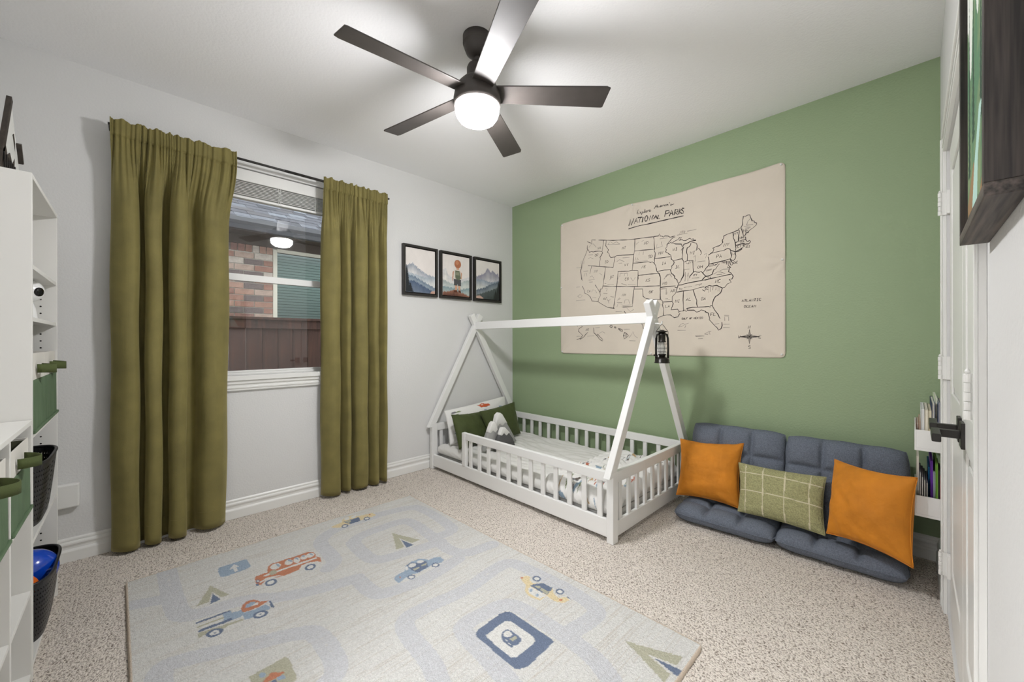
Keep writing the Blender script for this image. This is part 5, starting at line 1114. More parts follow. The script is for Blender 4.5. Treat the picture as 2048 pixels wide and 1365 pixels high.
RUG_SHAPES="""1:699,-2821 680,-2815 677,-2704 689,-2692 780,-2692 793,-2713 796,-2802 779,-2823|0:693,-2751 739,-2735 737,-2746 783,-2748 782,-2761 742,-2762 736,-2777|4:832,-2868 858,-2858 864,-2859 883,-2849 886,-2851 909,-2839 908,-2842 934,-2830 930,-2834 958,-2821 952,-2826 983,-2812 978,-2845 897,-2868 980,-2889 983,-2937 953,-2920 960,-2926 932,-2910 936,-2915 910,-2900 911,-2904 888,-2890 885,-2892 865,-2879 859,-2880|2:919,-2869 1003,-2887 996,-2848|4:963,-1984 997,-1970 1006,-1972 1030,-1957 1034,-1960 1062,-1943 1063,-1948 1095,-1930 1091,-1936 1126,-1916 1118,-1925 1158,-1903 1157,-1957 1053,-1985 1163,-2011 1160,-2062 1122,-2042 1130,-2050 1094,-2031 1098,-2037 1066,-2020 1066,-2025 1037,-2009 1033,-2012 1007,-1997 999,-1998|2:1079,-1985 1181,-2007 1181,-1962|4:2422,-1744 2455,-1729 2465,-1730 2488,-1714 2493,-1717 2520,-1699 2521,-1704 2552,-1685 2548,-1691 2583,-1670 2575,-1679 2613,-1656 2617,-1713 2514,-1742 2617,-1768 2613,-1818 2578,-1799 2585,-1807 2551,-1789 2555,-1795 2524,-1779 2524,-1783 2496,-1768 2492,-1771 2467,-1756 2458,-1758|2:2538,-1741 2653,-1762 2650,-1719|2:1119,-2950 1106,-2948 1114,-2831 1125,-2830|4:1151,-2950 1141,-2949 1148,-2832 1160,-2831|2:1186,-2947 1171,-2945 1178,-2833 1197,-2834|1:1121,-2858 1122,-2829 1175,-2830 1178,-2860|1:1143,-2828 1145,-2795 1175,-2789 1183,-2756 1180,-2708 1215,-2698 1230,-2704 1225,-2712 1218,-2737 1223,-2763 1240,-2769 1229,-2798 1193,-2797 1198,-2836|3:1142,-2795 1110,-2784 1094,-2763 1101,-2741 1125,-2727 1142,-2721 1159,-2689 1175,-2731 1178,-2761 1170,-2794|1:1146,-2780 1121,-2772 1115,-2752 1126,-2738 1140,-2742 1150,-2761|0:1149,-2758 1133,-2735 1144,-2726 1156,-2736|4:1190,-2948 1204,-2885 1216,-2801 1229,-2801 1224,-2851 1233,-2873 1220,-2917 1227,-2952|2:1240,-2872 1248,-2873 1255,-2877 1260,-2883 1262,-2891 1262,-2899 1259,-2908 1254,-2915 1246,-2921 1238,-2925 1229,-2927 1220,-2926 1213,-2922 1208,-2916 1205,-2909 1206,-2900 1209,-2892 1214,-2884 1222,-2877 1230,-2873 1240,-2872|0:1237,-2884 1243,-2885 1248,-2888 1250,-2893 1250,-2899 1248,-2905 1243,-2911 1237,-2914 1231,-2915 1225,-2914 1221,-2911 1218,-2906 1218,-2900 1221,-2894 1225,-2889 1231,-2885 1237,-2884|2:1235,-2895 1238,-2896 1240,-2898 1239,-2901 1237,-2904 1233,-2905 1230,-2904 1228,-2901 1229,-2898 1232,-2896 1235,-2895|2:1243,-2713 1252,-2715 1258,-2719 1263,-2726 1265,-2734 1265,-2742 1262,-2751 1257,-2758 1250,-2764 1242,-2767 1233,-2768 1225,-2767 1218,-2763 1213,-2756 1211,-2748 1211,-2739 1214,-2731 1219,-2723 1226,-2717 1235,-2713 1243,-2713|0:1241,-2725 1247,-2726 1251,-2730 1253,-2735 1253,-2742 1251,-2748 1247,-2753 1241,-2756 1235,-2757 1230,-2755 1225,-2752 1223,-2746 1223,-2740 1225,-2734 1230,-2729 1235,-2726 1241,-2725|2:1239,-2736 1242,-2737 1244,-2739 1243,-2743 1241,-2745 1237,-2746 1234,-2745 1233,-2742 1233,-2739 1236,-2736 1239,-2736|2:1164,-2691 1167,-2684 1225,-2684 1231,-2692 1203,-2695|3:909,-2699 899,-2684 904,-2643 851,-2629 829,-2608 833,-2570 837,-2434 857,-2410 900,-2406 912,-2414 945,-2399 994,-2409 970,-2428 957,-2470 968,-2503 989,-2519 995,-2590 987,-2614 967,-2635 971,-2665 999,-2688 990,-2707|0:924,-2664 914,-2638 920,-2598 924,-2414 942,-2411 935,-2600 937,-2635 935,-2662|4:929,-2605 939,-2608 946,-2613 949,-2621 947,-2628 941,-2635 932,-2638 921,-2639 911,-2636 904,-2630 901,-2623 902,-2615 908,-2609 918,-2605 929,-2605|0:872,-2574 884,-2577 894,-2583 900,-2592 901,-2601 899,-2610 891,-2617 881,-2621 869,-2622 857,-2619 847,-2613 841,-2605 839,-2595 842,-2586 849,-2578 860,-2574 872,-2574|0:877,-2517 888,-2520 897,-2525 903,-2533 905,-2540 902,-2547 895,-2553 886,-2556 875,-2556 864,-2553 855,-2548 849,-2541 847,-2533 849,-2526 856,-2520 866,-2517 877,-2517|0:885,-2484 897,-2487 907,-2492 914,-2498 916,-2504 913,-2509 906,-2513 896,-2515 883,-2515 871,-2512 861,-2507 854,-2501 852,-2495 855,-2489 862,-2485 873,-2483 885,-2484|0:881,-2447 890,-2450 898,-2455 903,-2461 905,-2468 902,-2474 897,-2478 888,-2481 879,-2481 870,-2478 862,-2473 857,-2467 855,-2460 857,-2454 863,-2450 871,-2447 881,-2447|0:883,-2410 893,-2413 901,-2419 905,-2427 907,-2435 904,-2443 899,-2448 890,-2452 881,-2452 871,-2449 863,-2443 858,-2435 857,-2427 859,-2419 865,-2413 874,-2410 883,-2410|1:886,-2580 888,-2582 886,-2585 880,-2589 871,-2591 862,-2593 853,-2593 847,-2592 845,-2589 847,-2586 853,-2583 862,-2580 872,-2578 880,-2578 886,-2580|1:881,-2521 883,-2523 880,-2526 875,-2529 867,-2532 858,-2534 850,-2535 845,-2534 843,-2532 845,-2529 851,-2525 859,-2522 868,-2520 876,-2520 881,-2521|1:881,-2490 883,-2492 881,-2495 877,-2498 870,-2500 863,-2502 856,-2502 851,-2501 849,-2499 850,-2496 854,-2493 861,-2490 869,-2489 876,-2489 881,-2490|1:870,-2454 873,-2456 874,-2459 873,-2462 869,-2465 865,-2468 860,-2469 856,-2469 853,-2467 852,-2464 853,-2461 857,-2457 861,-2455 866,-2454 870,-2454|1:892,-2418 893,-2420 891,-2423 884,-2426 876,-2429 868,-2431 860,-2431 855,-2431 854,-2428 857,-2425 863,-2422 871,-2419 880,-2417 887,-2417 892,-2418|2:1013,-2625 1023,-2627 1031,-2631 1037,-2637 1041,-2645 1041,-2653 1039,-2660 1034,-2667 1026,-2672 1018,-2674 1008,-2675 999,-2673 990,-2669 984,-2663 980,-2655 980,-2647 982,-2640 987,-2633 995,-2628 1004,-2625 1013,-2625|0:1012,-2635 1019,-2637 1024,-2640 1028,-2646 1028,-2652 1026,-2657 1022,-2662 1016,-2665 1009,-2665 1002,-2663 997,-2660 994,-2654 993,-2648 995,-2643 999,-2638 1005,-2635 1012,-2635|2:1007,-2442 1016,-2444 1024,-2450 1030,-2456 1034,-2464 1035,-2473 1032,-2480 1027,-2487 1020,-2492 1011,-2494 1002,-2494 993,-2491 985,-2486 978,-2479 975,-2471 974,-2463 976,-2455 981,-2448 989,-2444 998,-2441 1007,-2442|0:1006,-2452 1013,-2454 1018,-2459 1021,-2464 1022,-2471 1020,-2476 1016,-2481 1010,-2483 1003,-2484 996,-2481 991,-2477 988,-2471 987,-2465 989,-2459 993,-2455 999,-2452 1006,-2452|0:969,-2691 953,-2654 970,-2606 992,-2593 979,-2612 968,-2653 981,-2688|0:988,-2515 957,-2498 952,-2464 968,-2428 994,-2409 976,-2430 962,-2465 972,-2499 995,-2513|2:988,-2695 993,-2696 997,-2698 999,-2701 999,-2704 997,-2707 993,-2709 988,-2709 982,-2708 978,-2706 976,-2703 976,-2700 978,-2697 982,-2695 988,-2695|2:954,-2686 961,-2688 966,-2690 968,-2693 968,-2696 966,-2699 961,-2701 954,-2701 948,-2700 943,-2698 940,-2695 940,-2692 943,-2689 948,-2687 954,-2686|0:954,-2689 958,-2690 961,-2691 962,-2693 962,-2695 961,-2697 958,-2698 954,-2699 951,-2698 948,-2696 946,-2695 946,-2692 948,-2691 951,-2690 954,-2689|5:620,-2228 611,-2182 606,-2156 572,-2139 554,-2112 552,-2061 594,-2044 599,-2012 610,-1951 658,-1944 664,-1971 665,-2057 668,-2124 669,-2195 639,-2227|2:607,-2148 609,-2042 669,-2059 668,-2124|0:573,-2092 583,-2096 591,-2103 596,-2111 597,-2119 593,-2125 587,-2128 578,-2128 568,-2124 560,-2117 555,-2109 554,-2101 557,-2094 564,-2091 573,-2092|0:576,-2049 585,-2053 592,-2060 597,-2068 597,-2076 595,-2083 588,-2086 580,-2086 571,-2082 564,-2075 559,-2066 558,-2058 561,-2052 568,-2048 576,-2049|4:611,-2138 610,-2101 640,-2109 646,-2127|3:627,-1969 630,-1972 632,-1974 632,-1977 630,-1979 626,-1981 622,-1980 617,-1979 614,-1977 612,-1974 612,-1971 614,-1969 617,-1968 622,-1968 627,-1969|2:677,-2141 687,-2146 694,-2154 697,-2163 695,-2172 688,-2178 678,-2181 666,-2179 656,-2174 648,-2167 646,-2157 648,-2149 655,-2142 665,-2140 677,-2141|0:675,-2149 680,-2152 685,-2156 686,-2162 685,-2167 681,-2171 675,-2172 668,-2172 662,-2169 658,-2164 657,-2159 658,-2154 662,-2150 668,-2148 675,-2149|2:673,-1994 684,-2000 692,-2008 695,-2018 692,-2028 685,-2034 675,-2037 663,-2035 652,-2029 644,-2020 641,-2010 643,-2001 651,-1994 661,-1992 673,-1994|0:671,-2002 677,-2005 682,-2011 683,-2017 682,-2022 678,-2026 672,-2028 665,-2027 659,-2023 654,-2018 653,-2012 654,-2006 658,-2002 664,-2001 671,-2002|1:1403,-2199 1388,-2181 1383,-2131 1346,-2105 1329,-2059 1333,-2016 1360,-1993 1382,-1984 1380,-1955 1398,-1923 1442,-1926 1452,-1954 1426,-1981 1440,-2024 1446,-2090 1433,-2119 1440,-2157 1455,-2199 1428,-2205|2:1397,-2101 1340,-2095 1337,-2064 1363,-2041 1354,-2013 1385,-2001 1435,-2021 1443,-2089|0:1369,-2056 1376,-2061 1381,-2069 1382,-2078 1379,-2086 1374,-2092 1366,-2095 1358,-2094 1351,-2089 1346,-2081 1344,-2072 1347,-2064 1353,-2057 1360,-2055 1369,-2056|0:1372,-2010 1377,-2014 1379,-2021 1378,-2029 1375,-2037 1369,-2042 1362,-2045 1356,-2043 1351,-2039 1348,-2032 1349,-2024 1352,-2016 1358,-2011 1365,-2008 1372,-2010|0:1374,-2105 1381,-2109 1386,-2114 1387,-2118 1384,-2121 1379,-2121 1371,-2119 1363,-2116 1356,-2111 1352,-2106 1351,-2102 1353,-2100 1359,-2099 1366,-2101 1374,-2105|4:1398,-2092 1399,-2055 1413,-2060 1418,-2092|4:1395,-2038 1396,-2008 1412,-2020 1408,-2046|3:1419,-2170 1421,-2171 1422,-2173 1422,-2175 1420,-2177 1418,-2178 1415,-2178 1412,-2177 1410,-2175 1409,-2173 1409,-2171 1411,-2169 1413,-2168 1416,-2169 1419,-2170|2:1463,-2115 1469,-2119 1473,-2124 1474,-2131 1473,-2137 1470,-2143 1464,-2148 1458,-2150 1450,-2151 1443,-2149 1437,-2145 1433,-2139 1432,-2133 1433,-2126 1436,-2120 1442,-2115 1449,-2113 1456,-2113 1463,-2115|0:1460,-2121 1464,-2124 1466,-2129 1466,-2135 1463,-2140 1458,-2143 1453,-2144 1447,-2143 1442,-2139 1440,-2134 1440,-2129 1443,-2124 1448,-2121 1454,-2119 1460,-2121|2:1458,-1967 1465,-1971 1469,-1978 1470,-1985 1469,-1992 1465,-1999 1460,-2003 1453,-2006 1445,-2006 1437,-2004 1431,-1999 1427,-1992 1425,-1985 1426,-1978 1430,-1971 1436,-1966 1443,-1964 1451,-1964 1458,-1967|0:1455,-1973 1459,-1977 1462,-1983 1461,-1989 1459,-1994 1453,-1998 1447,-1999 1441,-1997 1436,-1993 1434,-1987 1434,-1981 1437,-1976 1442,-1972 1449,-1971 1455,-1973|5:1845,-1744 1854,-1709 1874,-1707 1891,-1727 1921,-1733 1942,-1716 2011,-1694 2039,-1721 2074,-1730 2100,-1699 2120,-1707 2117,-1736 2095,-1755 2061,-1763 2029,-1756 2031,-1803 1996,-1815 1956,-1815 1931,-1803 1905,-1768 1870,-1758|0:1929,-1779 1930,-1760 1978,-1758 2026,-1755 2020,-1796 1994,-1801 1954,-1800|1:1956,-1777 1958,-1782 1960,-1787 1959,-1790 1957,-1792 1953,-1791 1949,-1788 1945,-1784 1942,-1779 1941,-1774 1941,-1771 1944,-1769 1947,-1770 1952,-1773 1956,-1777|1:2000,-1782 2003,-1787 2004,-1792 2003,-1795 2001,-1796 1997,-1795 1993,-1793 1989,-1788 1987,-1784 1985,-1779 1986,-1776 1988,-1774 1992,-1775 1996,-1778 2000,-1782|2:1923,-1756 1926,-1739 1952,-1697 2010,-1693 2018,-1721 2026,-1751 1976,-1756|4:1934,-1747 1956,-1726 1967,-1730 1968,-1747|4:1972,-1732 2018,-1726 2021,-1748 1980,-1750|2:1952,-1697 2010,-1693 2020,-1719 2010,-1725 1968,-1725 1942,-1721|2:1926,-1681 1930,-1688 1931,-1696 1930,-1703 1925,-1709 1919,-1713 1911,-1715 1903,-1714 1896,-1710 1890,-1705 1886,-1698 1885,-1690 1886,-1682 1891,-1676 1897,-1672 1905,-1671 1913,-1672 1920,-1675 1926,-1681|0:1919,-1686 1921,-1692 1921,-1697 1919,-1702 1914,-1705 1908,-1706 1902,-1704 1897,-1700 1895,-1695 1895,-1689 1897,-1684 1902,-1681 1908,-1680 1914,-1682 1919,-1686|2:2069,-1679 2072,-1686 2073,-1693 2071,-1700 2067,-1706 2061,-1710 2054,-1711 2047,-1710 2040,-1707 2035,-1701 2032,-1695 2031,-1687 2033,-1680 2037,-1674 2043,-1670 2050,-1669 2057,-1670 2064,-1674 2069,-1679|0:2062,-1684 2064,-1689 2064,-1694 2061,-1699 2057,-1702 2051,-1703 2046,-1701 2042,-1697 2040,-1692 2040,-1686 2043,-1681 2048,-1679 2053,-1678 2058,-1680 2062,-1684|3:1854,-1737 1856,-1740 1857,-1743 1856,-1745 1854,-1747 1851,-1748 1848,-1747 1846,-1746 1844,-1743 1843,-1740 1844,-1737 1846,-1735 1849,-1734 1851,-1735 1854,-1737|3:2099,-1729 2100,-1732 2101,-1735 2099,-1739 2097,-1741 2094,-1742 2091,-1742 2088,-1740 2086,-1737 2086,-1733 2087,-1729 2090,-1727 2093,-1726 2096,-1726 2099,-1729|2:2098,-1693 2123,-1696 2123,-1701 2101,-1698|2:1972,-1969 1985,-1955 2002,-1951 2232,-1947 2239,-2101 2235,-2125 2215,-2147 2201,-2150 2000,-2150 1984,-2145 1973,-2127 1965,-1995|0:2017,-2004 2033,-1991 2157,-1988 2177,-2000 2180,-2013 2182,-2106 2175,-2119 2160,-2125 2029,-2124 2017,-2119 2013,-2013|2:2057,-2070 2051,-2055 2054,-2034 2072,-2029 2129,-2029 2141,-2041 2142,-2064 2132,-2078 2140,-2085 2134,-2091 2091,-2092 2069,-2082|0:2087,-2039 2091,-2045 2092,-2053 2090,-2060 2084,-2066 2077,-2068 2069,-2068 2063,-2064 2058,-2057 2057,-2050 2059,-2042 2065,-2037 2072,-2034 2080,-2035 2087,-2039|0:2085,-2078 2094,-2077 2135,-2083 2125,-2085|4:2099,-2064 2101,-2035 2116,-2038 2118,-2067|4:1578,-2845 1571,-2728 1587,-2719 1707,-2724 1712,-2842|3:1660,-2843 1613,-2783 1645,-2747 1650,-2762 1653,-2805 1676,-2835|1:1650,-2774 1654,-2752 1675,-2754 1671,-2773|2:1653,-2810 1655,-2777 1675,-2777 1682,-2808|1:1605,-2799 1611,-2800 1615,-2803 1617,-2807 1617,-2811 1614,-2815 1609,-2818 1604,-2819 1598,-2818 1594,-2816 1591,-2812 1592,-2807 1594,-2803 1599,-2800 1605,-2799"""
RUG_ROADS="""762,-3150 818,-3021|526,-3012 789,-3006 971,-3000 1028,-2975 1053,-2924 1066,-2780 1176,-2642 1235,-2484 1271,-2332|670,-1966 666,-2193 713,-2304 784,-2352 918,-2349 1039,-2349 1079,-2404|925,-2206 881,-2180 854,-2106 854,-1873 907,-1818 1170,-1831 1466,-1854 1502,-1633|911,-2207 1102,-2214 1193,-2190 1216,-2084 1264,-1832|661,-1962 700,-1723 772,-1661 1148,-1667 1211,-1711 1197,-1828|1421,-3076 1327,-3073 1302,-3045 1407,-2808 1481,-2633 1539,-2596 1738,-2595 1791,-2629 1804,-2681|1271,-2332 1430,-2329 1482,-2297 1522,-2106 1485,-1868|2092,-2384 1978,-2346 1805,-2343 1706,-2318 1696,-2226 1734,-2000 1689,-1755 1713,-1673 1869,-1661 2078,-1645 2242,-1662 2268,-1712 2240,-1894|2263,-2207 2134,-2186 1945,-2176 1902,-2151 1923,-1950 1969,-1903 2209,-1893 2378,-1896 2478,-1937"""

def parse(s):
    return [[tuple(float(k) / 1000 for k in p.split(',')) for p in l.split()] for l in s.split('|')]

# rug: dense woven grid, colours per knot
RC = [(212, 211, 207), (150, 166, 184), (106, 118, 140), (188, 126, 98), (174, 172, 152), (214, 198, 160)]
RA, RB, RCc, RD = (0.503, -3.166), (0.508, -1.600), (2.648, -1.540), (2.645, -3.120)
nu, nv = 560, 420
u, v = np.meshgrid(np.linspace(0, 1, nu), np.linspace(0, 1, nv), indexing='ij')
def bil(k): return (RA[k] * (1 - u) + RD[k] * u) * (1 - v) + (RB[k] * (1 - u) + RCc[k] * u) * v
X, Y = bil(0), bil(1)
rr = np.random.RandomState(8)
col = np.ones(u.shape + (3,)) * linA((207, 206, 202))
# thin heathered yarn streaks running across the rug
st = rr.uniform(-1, 1, (nu, 1)) * 0.5 + rr.uniform(-1, 1, (nu, nv)) * 0.5
run = np.zeros((nu, nv))
for i in range(nu):
    j = 0
    while j < nv:
        ln = rr.randint(10, 60)
        if rr.rand() < 0.20: run[i, j:j + ln] = rr.uniform(0.3, 1)
        j += ln
col = col * (1 - 0.16 * run[..., None] * np.array([0.75, 1.0, 1.25]))
mask = np.zeros(u.shape)
for l in parse(RUG_ROADS):
    P = np.array(l)
    # smooth the corners
    for _ in range(2):
        Q = [P[0]]
        for a_, b2 in zip(P[:-1], P[1:]): Q += [a_ * 0.75 + b2 * 0.25, a_ * 0.25 + b2 * 0.75]
        P = np.array(Q + [P[-1]])
    acc = 0.0
    for a_, b2 in zip(P[:-1], P[1:]):
        d = b2 - a_; Ln = np.hypot(*d)
        if Ln < 1e-5: continue
        t_ = ((X - a_[0]) * d[0] + (Y - a_[1]) * d[1]) / (Ln * Ln)
        tc_ = np.clip(t_, 0, 1)
        dist = np.hypot(X - a_[0] - d[0] * tc_, Y - a_[1] - d[1] * tc_)
        m1 = dist < 0.040
        dash = (((acc + tc_ * Ln) % 0.05) < 0.022) & (dist < 0.005)
        mask = np.maximum(mask, np.where(m1, 1, 0)); mask = np.where(dash, 0.3, mask)
        acc += Ln
roadc = linA((190, 192, 199))
col = col * (1 - mask[..., None] * 0.6) + roadc * mask[..., None] * 0.6
for part in RUG_SHAPES.split('|'):
    k, pts = part.split(':')
    poly = [tuple(float(q) / 1000 for q in p.split(',')) for p in pts.split()]
    m1 = inside(X, Y, poly)
    col = np.where(m1[..., None], linA(RC[int(k)]), col)
col = col * (1 + 0.10 * rr.uniform(-1, 1, u.shape))[..., None]
eb = (np.minimum(u, 1 - u) * 2.14 < 0.008) | (np.minimum(v, 1 - v) * 1.57 < 0.008)
col = np.where(eb[..., None], linA((206, 190, 172)), col)
Z = 0.0125 + 0.0016 * rr.uniform(-1, 1, u.shape) + 0.0025 * np.sin(X * 3.1 + 1) * np.sin(Y * 2.3)
# rounded corners
r_ = 0.035
for cu_, cv_ in ((0, 0), (0, 1), (1, 0), (1, 1)):
    du, dv = abs(u - cu_) * 2.14, abs(v - cv_) * 1.57
    q = (du < r_) & (dv < r_)
    d_ = np.hypot(r_ - du, r_ - dv); f = np.where(q & (d_ > r_), r_ / np.maximum(d_, 1e-6), 1)
    cx_ = {(0, 0): RA, (0, 1): RB, (1, 0): RD, (1, 1): RCc}[(cu_, cv_)]
    ox = cx_[0] + (r_ if cu_ == 0 else -r_); oy = cx_[1] + (r_ if cv_ == 0 else -r_)
    X = np.where(q, ox + (X - ox) * f, X); Y = np.where(q, oy + (Y - oy) * f, Y)
rim = np.zeros(u.shape, bool); rim[0] = rim[-1] = True; rim[:, 0] = rim[:, -1] = True
Z = np.where(rim, 0.001, Z)
m_rug = mat('woven_rug_yarn', None, 0.95, attr=True, bump=(260, 0.8, 0.006), var=(220, 0.10))
ru = finish('play_rug', grid_mesh('play_rug', np.stack([X, Y, Z], -1), col), m_rug, smooth=True)
tag(ru, 'pale play rug woven with roads, cars and pine trees', 'rug')

# wall map tapestry
m_cloth = mat('natural_canvas', (216, 206, 191), 0.9, bump=(500, 0.2, 0.001), var=(5, 0.03))
MX0, MX1, MZ0, MZ1 = 0.712, 2.622, 1.080, 2.398
def cloth_y(x, z):
    """wall distance of the hanging cloth: slack between the pins plus soft fold creases"""
    a_ = (x - MX0) / (MX1 - MX0); c_ = (z - MZ0) / (MZ1 - MZ0)
    d = 0.006 + 0.005 * np.sin(a_ * math.pi) * np.sin(c_ * math.pi)
    for px, pz, an in ((1, 1, 3.9), (0, 1, 5.3), (0.42, 1, 4.6), (1, 0.5, 3.3), (1, 0, 2.4), (0, 0, 0.8)):
        dx, dz = (a_ - px) * 1.9, (c_ - pz) * 1.3
        r = np.hypot(dx, dz) + 1e-4
        th_ = np.arctan2(dz, dx)
        d = d + 0.0045 * np.exp(-r / 0.25) * np.sin(th_ * 7 + an) * np.clip(r / 0.05, 0, 1)
    for cz in (0.33, 0.66):
        d = d + 0.0012 * np.exp(-((c_ - cz) / 0.006) ** 2)
    return -d
mp = thing('wall_map', ((MX0 + MX1) / 2, 0, MZ0), 'canvas national parks map tapestry pinned to the green wall', 'tapestry')
nu, nv = 150, 110
u, v = np.meshgrid(np.linspace(0, 1, nu), np.linspace(0, 1, nv), indexing='ij')
X = MX0 + (MX1 - MX0) * u - 0.005 * (1 - u) * np.sin(v * math.pi) * 0.5; Zm = (MZ0 + (MZ1 - MZ0) * v) + (0.010 * u - 0.006) * np.where(v > 0.5, 1, 0.8) * abs(2 * v - 1) + 0.004 * np.sin(u * 19) * (v > 0.99) - 0.012 * np.sin((u - .42).clip(0, 1) / .58 * math.pi) * v ** 6
r_ = 0.035
for cu_, cv_ in ((0, 0), (0, 1), (1, 0), (1, 1)):
    du, dv = abs(u - cu_) * 1.91, abs(v - cv_) * 1.318
    q = (du < r_) & (dv < r_)
    d_ = np.hypot(r_ - du, r_ - dv); f = np.where(q & (d_ > r_), r_ / np.maximum(d_, 1e-6), 1)
    ox = (MX0 + r_) if cu_ == 0 else (MX1 - r_); oz = (MZ0 + r_) if cv_ == 0 else (MZ1 - r_)
    X = np.where(q, ox + (X - ox) * f, X); Zm = np.where(q, oz + (Zm - oz) * f, Zm)
finish('cloth', grid_mesh('cloth', np.stack([X, cloth_y(X, Zm), Zm], -1)), m_cloth, mp, smooth=True, solid=0.0016)
def strokes(name, lines, w, m, label=None):
    mb = MB()
    for l in lines:
        P = [np.array(p) for p in l]
        # resample so the ink follows the cloth
        R = [P[0]]
        for a_, b2 in zip(P[:-1], P[1:]):
            k = max(1, int(np.hypot(*(b2 - a_)) / 0.03))
            R += [a_ + (b2 - a_) * (i + 1) / k for i in range(k)]
        vs = []
        for i, p in enumerate(R):
            d = R[min(i + 1, len(R) - 1)] - R[max(i - 1, 0)]
            n_ = np.hypot(*d)
            if n_ < 1e-7: d = np.array([1.0, 0]); n_ = 1
            nn = np.array([-d[1], d[0]]) / n_ * w / 2 * (0.85 + 0.3 * math.sin(i * 1.7 + p[0] * 90))
            for q in (p + nn, p - nn):
                vs.append((q[0], float(cloth_y(q[0], q[1])) - 0.0018, q[1]))
        mb.add(vs, [(2 * i, 2 * i + 1, 2 * i + 3, 2 * i + 2) for i in range(len(R) - 1)])
    o = mb.build(name, m, mp); o['kind'] = 'stuff'
    if label: o['label'] = label
    return o
m_ink = mat('charcoal_ink', (74, 68, 66), 0.95); m_inkf = mat('faint_ink', (158, 149, 140), 0.95); m_inkt = mat('title_ink', (58, 52, 50), 0.95)
strokes('state_outlines', parse(MAP_LINES), 0.0062, m_ink, 'hand drawn state borders')
strokes('title_lettering', parse(MAP_TITLE), 0.0085, m_inkt, 'NATIONAL PARKS hand lettering')
strokes('script_lettering', parse(MAP_SCRIPT), 0.0052, m_inkt, 'Explore America\'s script lettering')
strokes('park_sketches', parse(MAP_DOODLES), 0.0042, m_inkf, 'faint park sketches')
FONT = {'A': ['0,0 2,6 4,0', '1,2.3 3,2.3'], 'C': ['4,5 3,6 1,6 0,4 0,2 1,0 3,0 4,1'], 'D': ['0,0 0,6 2,6 4,4 4,2 2,0 0,0'], 'E': ['4,6 0,6 0,0 4,0', '0,3 3,3'], 'F': ['4,6 0,6 0,0', '0,3 3,3'], 'G': ['4,5 3,6 1,6 0,4 0,2 1,0 3,0 4,1 4,3 2.4,3'], 'H': ['0,0 0,6', '4,0 4,6', '0,3 4,3'], 'I': ['2,0 2,6', '0.8,0 3.2,0', '0.8,6 3.2,6'], 'J': ['4,6 4,1 3,0 1,0 0,1.4'], 'K': ['0,0 0,6', '4,6 0,2.6 4,0'], 'L': ['0,6 0,0 4,0'], 'M': ['0,0 0.4,6 2,2.4 3.6,6 4,0'], 'N': ['0,0 0.3,6 3.7,0 4,6'], 'O': ['2,6 0.4,4.8 0,3 0.4,1.2 2,0 3.6,1.2 4,3 3.6,4.8 2,6'], 'P': ['0,0 0,6 3,6 4,5 4,4 3,3 0,3'], 'R': ['0,0 0,6 3,6 4,5 4,4 3,3 0,3 4,0'], 'S': ['4,5 3,6 1,6 0,5 0.4,3.6 3.6,2.4 4,1 3,0 1,0 0,1'], 'T': ['0,6 4,6', '2,6 2,0'], 'U': ['0,6 0,1.4 1,0 3,0 4,1.4 4,6'], 'V': ['0,6 2,0 4,6'], 'W': ['0,6 0.9,0 2,4 3.1,0 4,6'], 'X': ['0,0 4,6', '0,6 4,0'], 'Y': ['0,6 2,3 4,6', '2,3 2,0'], 'Z': ['0,6 4,6 0,0 4,0'], ' ': []}
txt = []
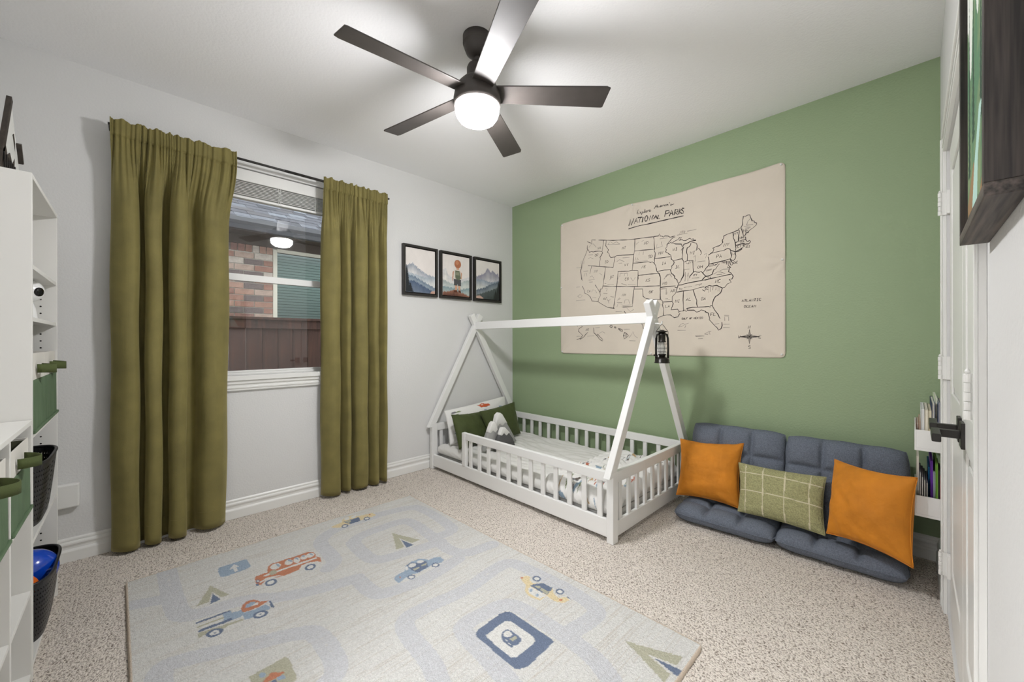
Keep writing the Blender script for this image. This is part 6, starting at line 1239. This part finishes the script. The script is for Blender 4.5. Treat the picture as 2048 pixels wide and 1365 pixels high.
for s_, cx_, cz_ in MAP_LABELS:
    cx_, cz_ = cx_ / 1000, cz_ / 1000
    big = len(s_) > 2
    hgt = (0.0165 if s_[0] == 'A' or s_[0] == 'O' else 0.0135) if big else (0.022 if len(s_) == 2 else 0.02)
    if s_ in ('WV', 'MD', 'DE', 'NJ', 'CT', 'RI', 'MA', 'NH', 'VT', 'VA', 'KY', 'TN', 'SC'): hgt = 0.0155
    k = hgt / 6; adv = 5.6 * k * (1.0 if s_[0] != 'G' else 0.92)
    x_ = cx_ - (len(s_) * adv - 1.6 * k) / 2
    for ch in s_:
        for pl_ in FONT[ch]:
            pts = [tuple(float(q) for q in p.split(',')) for p in pl_.split()]
            txt.append([(x_ + (a_ + 0.18 * b2) * k, cz_ - hgt / 2 + b2 * k) for a_, b2 in pts])
        x_ += adv
strokes('place_lettering', txt, 0.0036, m_ink, 'hand lettered state initials and ocean names')
cx_, cz_ = MAP_COMPASS[0] / 1000, MAP_COMPASS[1] / 1000
cl = []
for k in range(4):
    a_ = k * math.pi / 2; R_ = 0.052 if k % 2 else 0.062
    tip = (cx_ + R_ * math.cos(a_), cz_ + R_ * math.sin(a_))
    for s_ in (-1, 1):
        b2 = a_ + s_ * math.pi / 4
        cl.append([(cx_, cz_), tip, (cx_ + 0.011 * math.cos(b2), cz_ + 0.011 * math.sin(b2)), (cx_, cz_)])
    b2 = a_ + math.pi / 4
    cl.append([(cx_ + 0.010 * math.cos(b2 - .5), cz_ + 0.010 * math.sin(b2 - .5)), (cx_ + 0.024 * math.cos(b2), cz_ + 0.024 * math.sin(b2)), (cx_ + 0.010 * math.cos(b2 + .5), cz_ + 0.010 * math.sin(b2 + .5))])
strokes('compass_rose', cl, 0.0038, m_inkt, 'compass rose')
m_pin = mat('clear_white_pin', (238, 238, 236), 0.25)
for px, pz in ((0.735, 2.372), (2.600, 2.385), (1.51, 2.388), (2.606, 1.745), (2.602, 1.108), (0.735, 1.092), (0.728, 1.74), (1.68, 1.094)):
    y_ = float(cloth_y(px, pz))
    prof = [(0.0055, 0.0), (0.0065, 0.003), (0.004, 0.006), (0.0035, 0.010), (0.006, 0.013), (0.0055, 0.016)]
    mb = MB().lathe(prof, (0, 0, 0), 14)
    mb.v = [(px + a_, y_ - c_, pz + b2) for a_, b2, c_ in mb.v]
    mb.f = [f[::-1] for f in mb.f]
    mb.build('pin', m_pin, mp, smooth=True)
